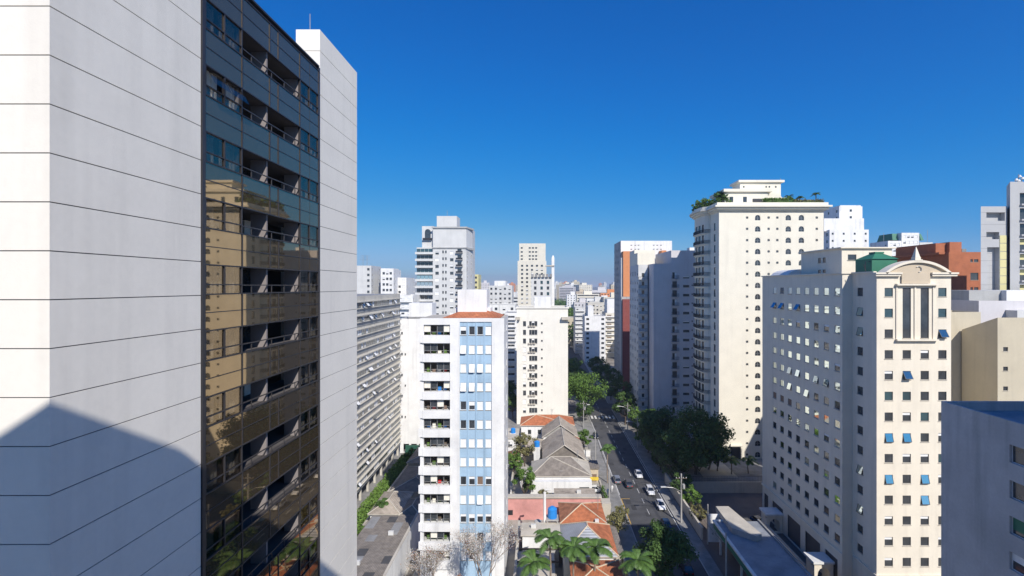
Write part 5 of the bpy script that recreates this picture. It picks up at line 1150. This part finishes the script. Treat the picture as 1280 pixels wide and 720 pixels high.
# ------------------------------------------------------------------ utility poles, lamps, wires
def pole(label, x, y, h, lamp=None, cross=True, name='utility_pole', r_=.16, cable=()):
    t = thing(name, label, 'pole', (x,y,G)); mb = MB(); mb.cyl(x, y, G, G+h, r_, 'concrete', r2=r_*.7, n=10); mb.build('shaft', t)
    if cross: mb = MB(); mb.box(x-1.1, x+1.1, y-.06, y+.06, G+h-1.0, G+h-.88, 'bark'); [mb.cyl(x+d, y, G+h-.88, G+h-.7, .06, 'white', n=6) for d in (-1,-.4,.4,1)]; mb.build('crossarm', t)
    if cross: mb = MB(); mb.cyl(x+.4, y-.3, G+h-2.9, G+h-2.0, .28, 'grey', n=12); mb.build('transformer', t)
    if lamp: mb = MB(); z = G+h-lamp[1]; mb.tube([(x,y,z-1.0),(x-lamp[0]*.5,y-.1,z-.2),(x-lamp[0],y-.2,z)], .06, 'frame'); mb.box(x-lamp[0]-.9, x-lamp[0]+.1, y-.38, y-.05, z-.06, z+.1, 'pgrey'); mb.build('street_lamp', t)
    return t
P = [(28.7,98.6,10.0),(29.0,144,9.6),(26.6+2.4,160,9.5),(29.0,190,9.5),(31.3,90.6,7.4),(29.1,76,9.5),(15.2,132,9),(15.0,165,9),(15.1,105,8.5)]
pole('sunlit concrete pole with crossarm and long lamp arm at the right kerb', *P[0], lamp=(3.3,2.6), r_=.2)
pole('concrete pole in front of the dark round tree', *P[1], lamp=(2.4,1.6)); pole('concrete pole with lamp arm near the crossing on the right', *P[2], lamp=(2.6,1.0))
pole('distant pole beyond the crossing on the right', *P[3]); pole('thin pole at the corner of the white hoarding panel', *P[4], cross=False)
pole('dark foreground pole beside the green fascia', *P[5], cross=False); pole('pole on the left pavement beside the gabled house', *P[6], cross=False)
pole('pole on the left pavement near the big bright tree', *P[7], lamp=(-2.0,1.2)); pole('slim pole by the forecourt with the parked white car', *P[8], cross=False)
def wires(label, a, b_, offs, sag, ha=.8, hb=.8, r_=.028):
    mb = MB()
    for dx, dz in offs:
        p, q = Vector((a[0]+dx,a[1],G+a[2]-ha+dz)), Vector((b_[0]+dx,b_[1],G+b_[2]-hb+dz)); mb.tube([tuple(p.lerp(q,i/12)-Vector((0,0,sag*4*(i/12)*(1-i/12)))) for i in range(13)], r_, 'wire', n=4)
    tag(mb.build('overhead_cable', origin=(a[0],a[1],G+a[2]-ha)), label, 'cable', 'overhead cables along the street')
three = [(-1,0),(-.4,0),(.4,0),(1,0),(.15,-2.2),(.15,-2.6)]
wires('bundle of cables from the sunlit pole back to the pole by the dark tree', P[0], P[1], three, 1.0); wires('bundle of cables near the crossing between two right-hand poles', P[1], P[2], three, .5); wires('cables beyond the crossing', P[2], P[3], three, .8)
wires('cables from the sunlit pole forward to the dark foreground pole', P[5], P[0], [(0,0),(.2,-.5),(-.2,-1)], .8); wires('thin cables crossing the road from the sunlit pole to the left pavement', P[0], P[8], [(0,-.6),(0,-1.0)], .9)
wires('pale cable crossing the far road by the lamp arms', P[2], P[7], [(0,-.4),(0,-.9)], 1.2, r_=.035); wires('cables along the left pavement', P[8], P[6], [(0,0),(.2,-.4)], .8); wires('cables along the left pavement towards the big bright tree', P[6], P[7], [(0,0),(.2,-.4)], .8)
# rooftop masts of the left skyline
t = thing('television_antennas', 'two thin rooftop television antennas on the pale green block', 'antenna', (px(454,262),262,pz(332,260)))
for xx in (453, 458):
    mb = MB(); X = px(xx,262); mb.cyl(X, 263, pz(333,262), pz(319,262), .09, 'frame', n=5)
    for k in range(3): mb.box(X-1.6, X+1.6, 262.95, 263.05, pz(320+k*2.4,262), pz(320+k*2.4,262)+.12, 'frame')
    mb.build('mast', t)
for xx, yb, yt, Y, lb in ((1108,305,291,257,'thin mast left of the green-crowned block'),(1163,305,287,270,'thin mast with a small bulb above the brick building'),(664,346,339,262,'short mast on the notched crown tower'),(980,226,221,141,'short rod on the highest roof of the cream tower')):
    mb = MB(); mb.cyl(px(xx,Y), Y+2, pz(yb,Y), pz(yt,Y), .1, 'frame', n=5); tag(mb.build('mast', origin=(px(xx,Y),Y+2,pz(yb,Y))), lb, 'mast')

# ------------------------------------------------------------------ far city: prototypes copied, each building a thing of its own
cols = {'white':'white tower', 'beige2':'pale beige tower', 'pgrey':'light grey tower', 'cream':'cream tower', 'beige':'dull beige tower', 'tan':'tan tower', 'white2':'off-white tower', 'brick2':'orange-red tower', 'bluew':'bluish grey tower'}
FM = {}
def far_proto(i, mname, w_, h_, d_):
    mb = MB(); mb.box(-w_/2, w_/2, 0, d_, 0, h_, mname, top='slab2'); r2 = random.Random(i)
    n = max(2, int(w_/3.2)); rows = int(h_/3.1); k = r2.choice(['strip','holes','holes'])
    for r in range(rows):
        z = 1.2+r*3.1
        if k == 'strip': mb.box(-w_/2+.8, w_/2-.8, -.06, -.01, z, z+1.3, 'glass')
        else:
            for c in range(n): x = -w_/2+(c+.5)*w_/n; mb.box(x-.65, x+.65, -.06, -.01, z, z+1.3, 'glass')
        for c in range(3): y = (c+.5)*d_/3; mb.box(w_/2+.01, w_/2+.06, y-.7, y+.7, z, z+1.3, 'glass'); mb.box(-w_/2-.06, -w_/2-.01, y-.7, y+.7, z, z+1.3, 'glass')
    mb.box(-w_/6, w_/5, d_*.3, d_*.7, h_+.01, h_+4, mname); return mb.mesh('far_building')
protos = []
for i, mname in enumerate(['white','beige2','pgrey','cream','bluew','beige','brick2','bluew','pgrey','white2','beige2','tan']):
    r2 = random.Random(100+i); protos.append((mname, far_proto(i, mname, r2.uniform(14,26), r2.uniform(40,75), r2.uniform(12,18))))
FR = random.Random(21); nfar = 0
def far(x, y, pi, sc, ztop, rz=0):
    global nfar
    mname, me = protos[pi]; o = bpy.data.objects.new('far_building', me); S.collection.objects.link(o)
    hh = max(v.co.z for v in me.vertices) if (pi not in FM) else FM[pi]; FM[pi] = hh
    o.location = (x, y, ztop-hh); o.rotation_euler = (0,0,rz); o.scale = (sc, sc, 1); nfar += 1
    band = 'nearer' if y < 700 else ('middle' if y < 1300 else 'farthest'); ty = cols.get(mname, 'white tower')
    tag(o, f'hazy {ty} in the {band} part of the distant skyline', 'building', f'{ty}s in the {band} distant skyline')
for i in range(235):
    y = 430*(3400/430)**(((i+FR.random())/235)**.9); xp = FR.uniform(430, 800)
    if i % 5 == 0: xp = FR.choice([FR.uniform(700, 778), FR.uniform(690, 775)])
    x = px(xp, y)
    if y < 900 and 12 < x < 34: x += 26
    if y < 950 and 694 < xp < 726: continue
    top = pz(FR.uniform(350, 366) if y > 900 else FR.uniform(366, 388), y); top = min(top, G+85+y*.01); top = max(top, G+12)
    far(x, y, FR.randrange(len(protos)), FR.uniform(.8, 1.3), top, FR.choice([0,0,.2,-.3,.5]))
# park canopy far off, in the gap right of the cream block
def canopy(nm, label, x0, x1, y0, y1, h, n, seed, ls):
    rr = np.random.RandomState(seed); m = MB(); m.mats = [M['leafd'], M['leaf']]; V = []
    nb = 60
    for i in range(nb):
        c = np.array([rr.uniform(x0,x1), rr.uniform(y0,y1), G+h*rr.uniform(.4,.85)]); r_ = h*rr.uniform(.25,.5); per = n//nb
        q = rr.normal(size=(per,3)); q /= np.linalg.norm(q, axis=1)[:,None]; q *= r_*(rr.rand(per)**.4)[:,None]*np.array([1.3,1.3,.8]); ce = c+q
        a = rr.normal(size=(per,3)); a /= np.linalg.norm(a, axis=1)[:,None]; b_ = np.cross(a, rr.normal(size=(per,3))); b_ /= np.linalg.norm(b_, axis=1)[:,None]
        V.append(np.stack([ce-a*ls, ce+b_*ls*.6, ce+a*ls, ce-b_*ls*.6], 1).reshape(-1,3)); m.m += [rr.randint(0,2)]*per
    V = np.concatenate(V); m.v = [tuple(v) for v in V]; m.f = [(i,i+1,i+2,i+3) for i in range(0,len(V),4)]; o = m.build(nm); o['kind'] = 'stuff'; tag(o, label, 'woodland')
canopy('park_woodland', 'dark green park canopy in the gap beyond the cream block', px(690,450), px(735,450), 380, 900, 22, 24000, 1, 1.1)
canopy('distant_woodland', 'thin line of trees among the distant skyline buildings', px(560,1100), px(800,1100), 900, 1500, 22, 12000, 2, 2.2)
# filler blocks behind the first rows, so that gaps between towers never show bare ground
for i, (xp, y, pi, top) in enumerate(((470,330,0,-14),(455,370,8,-8),(505,400,4,-12),(600,350,1,-12),(612,410,4,-9),(628,380,2,-13),(640,450,8,-6),(655,420,3,-16),(700,395,5,-22),(748,430,8,-10),(770,420,1,-6),(764,520,6,-4),(735,560,3,-6),(752,620,4,-2),(540,420,0,-10),(575,400,2,-14),(485,470,3,-10),(716,640,0,-8))): far(px(xp,y), y, pi, 1, top)
for i, (x, y, pi, top) in enumerate(((150,200,0,-6),(190,260,8,0),(110,230,1,-18),(80,210,2,-20),(130,320,4,-2),(70,300,3,-18),(-90,180,9,-12),(-120,240,2,-6),(-80,230,0,-16),(-140,330,1,-8),(-85,300,8,-10),(150,120,8,-8),(-30,330,8,-20),(95,380,5,-8),(60,420,0,-14),(-60,380,4,-16))): far(x, y, pi, 1, top)
# air: one closed box of thin even haze
HZ = True
if HZ:
    mb = MB(); mb.box(-5200, 5200, -380, 5200, G-2.5, 95, 'white'); o = mb.build('haze'); o['kind'] = 'stuff'; o['label'] = 'thin blue-white air haze over the distant city'
    hm = bpy.data.materials.new('haze_air'); hm.use_nodes = True; n_ = hm.node_tree; n_.nodes.clear(); pv = n_.nodes.new('ShaderNodeVolumePrincipled'); om = n_.nodes.new('ShaderNodeOutputMaterial')
    pv.inputs['Color'].default_value = (.72,.84,1,1); pv.inputs['Density'].default_value = .00021; pv.inputs['Anisotropy'].default_value = .2; n_.links.new(pv.outputs[0], om.inputs['Volume']); o.data.materials.clear(); o.data.materials.append(hm)
# ------------------------------------------------------------------ wear on the road, roof clutter, small things
g = MB(); rr = random.Random(9)
for i in range(34):
    y = rr.uniform(84, 170); x = rr.uniform(18.6, 26.5); w_, l_ = rr.uniform(.6, 1.8), rr.uniform(1.2, 7)
    pass
for m_, c_ in (('patchd', (.045,.045,.047)), ('patchl', (.10,.098,.094))): M[m_] = mat('road_'+m_, c_, .92, .15, .8)
for i in range(30):
    y = 84+i*2.9; x = rr.uniform(18.6, 26.4); w_, l_ = rr.uniform(.5, 1.6), rr.uniform(1.0, 2.7); g.box(x, x+w_, y, y+l_, G-.0038, G-.0025, rr.choice(['patchd','patchl','patchd']))
o = g.build('road_repair'); o['kind'] = 'structure'
def small(name, label, cat, fn, loc):
    mb = MB(); fn(mb); tag(mb.build(name, origin=loc), label, cat)
def acs(mb, x, y, z, m='pgrey'): mb.box(x-.45, x+.45, y-.2, y+.2, z, z+.65, m); mb.cyl(x, y-.24, z+.2, z+.22, .01, 'frame', n=4)
for i, (x, y, z, lb) in enumerate(((5.0,112,-43.1,'grey rooftop unit on the pale grey hip roof'),(-1.0,86.5,-42.95,'small grey unit on the flat tan roof'),(8.5,104.5,-44.45,'grey box unit on the corrugated lean-to roof'),(-28,75,-42.9,'grey ventilation box on the patched shed roof, front one'),(-25.5,84,-42.9,'grey ventilation box on the patched shed roof, rear one'))):
    small('rooftop_unit', lb, 'vent', lambda mb: acs(mb, x, y, z), (x,y,z))
for (x, y, z, r_, lb) in ((-.6,127.5,-42.0,.75,'small blue water tank among the grey gabled roofs'),(-7.6,142.5,-43.0,.7,'blue water tank on the flat grey roof')):
    t = thing('water_tank', lb, 'water tank', (x,y,z)); mb = MB(); mb.cyl(x, y, z, z+1.2, r_, 'tank', n=16); mb.build('tank_body', t); mb = MB(); mb.cyl(x, y, z+1.2, z+1.45, r_*1.03, 'tank', r2=r_*.5, n=16); mb.build('lid', t)
    mb = MB(); mb.box(x-.8, x+.8, y-.8, y+.8, G, z, 'white2'); mb.build('stand', t)
for (x, y, z0, h_, lb) in ((6.5,128,-40,2.6,'television aerial on the wide grey gable'),(9,115,-41,2.2,'television aerial on the dark front hip roof'),(11.3,94,-42.5,2.4,'television aerial on the orange hipped roof by the blue tank'),(4,153,-41,2.4,'television aerial on the farthest orange roof')):
    def fn(mb):
        mb.cyl(x, y, z0-1, z0+h_, .05, 'frame', n=5)
        for k in range(4): mb.box(x-.5+.08*k, x+.5-.08*k, y-.03, y+.03, z0+h_-.15-k*.22, z0+h_-.1-k*.22, 'frame')
    small('television_aerial', lb, 'antenna', fn, (x,y,z0))
for (x0, y0, x1, y1, h_, m_, lb) in ((12.0,97.6,14.2,98.0,-46.2,'wallpaint','low wall between the orange house and the street gate'),(11.9,126,14.3,126.3,-46.2,'white2','white side wall of the wide gabled house yard'),(-6.6,111,-6.3,130,-46.0,'white2','long garden wall behind the round green tree'),(12,137.0,14.4,137.3,-46.2,'white2','white yard wall in front of the second gabled house')):
    lowwall('yard_wall', lb, x0, x1, y0, y1, h_, m_)
for i, (x, y, m_, lb) in enumerate(((13.2,104.5,'green','green wheeled bin behind the street wall'),(13.4,121,'tank','blue bin by the tan kiosk'),(13.0,133,'grey','grey bin in the yard of the gabled house'))):
    def fn(mb): mb.prism([(x-.3,y-.35),(x+.3,y-.35),(x+.3,y+.35),(x-.3,y+.35)], G, G+1.0, m_, taper=1.12); mb.box(x-.36, x+.36, y-.42, y+.4, G+1.0, G+1.1, m_)
    small('rubbish_bin', lb, 'bin', fn, (x,y,G))
tree('dark tree on the left pavement below the big bright one', 15.6, 171, G, G+9, 3.6, 'leafd', 90, 3600, .45, base=.2, nc=26)
tree('leafy tree between the two gabled houses and the street', 13.2, 143, G, G+6.5, 2.3, 'leaf', 91, 1800, .4, base=.2, name='small_tree')
tree('dark tree at the back corner of the brown car park', 31.8, 110, G, G+6.5, 2.4, 'leafd', 92, 2600, .4, base=.15)
tree('tree with bare lower trunk behind the sunlit pole', 32.6, 104, G, G+5.5, 2.0, 'leaf', 93, 1800, .38, base=.2)

for i, (x, y, h, r_, lf, lb) in enumerate(((31.6,127,8,3.2,'leafd','dark tree overhanging the right pavement near the parked white cars'),(31.2,140,9,3.6,'leaf','mid-green tree overhanging the right pavement by the second pole'),(31.4,149,8.5,3.4,'leafd','dark tree overhanging the right pavement before the lime-green tree'))):
    tree(lb, x, y, G, G+h, r_, lf, 110+i, 4000, .45, base=.15, nc=28)
small('entrance_canopy', 'dark arched entrance at the foot of the roof garden tower', 'entrance', lambda mb: (mb.box(51.0, 53.4, 129.2, 129.69, -46, -42.6, 'framed'), mb.box(50.6, 53.8, 128.9, 129.69, -42.59, -42.3, 'cream')), (52.2,129.4,-46))
house('narrow terracotta-roofed annexe behind the wide grey gable', 4.5, 11.0, 136.6, 138.6, -43.3, -42.4, 'white2', 'tile2', ridge='x', openings=[]).finish()
house('small tan-roofed outbuilding left of the wide grey gable', -4.6, -1.4, 115.5, 119, -44.4, 0, 'white', 'slab2', kind='flat', openings=[(.6,1.5,-46.6,-45.2,'dark','framew')]).finish()
house('brown tiled outbuilding behind the round green garden tree', -8.5, -5.4, 124, 130, -44.4, -43.5, 'wallpaint', 'tile2').finish()
house('low metal-roofed shed between orange house and street wall', 12.6, 14.1, 83, 92, -45.4, 0, 'wallpaint', 'dgtile', kind='flat', openings=[]).finish()
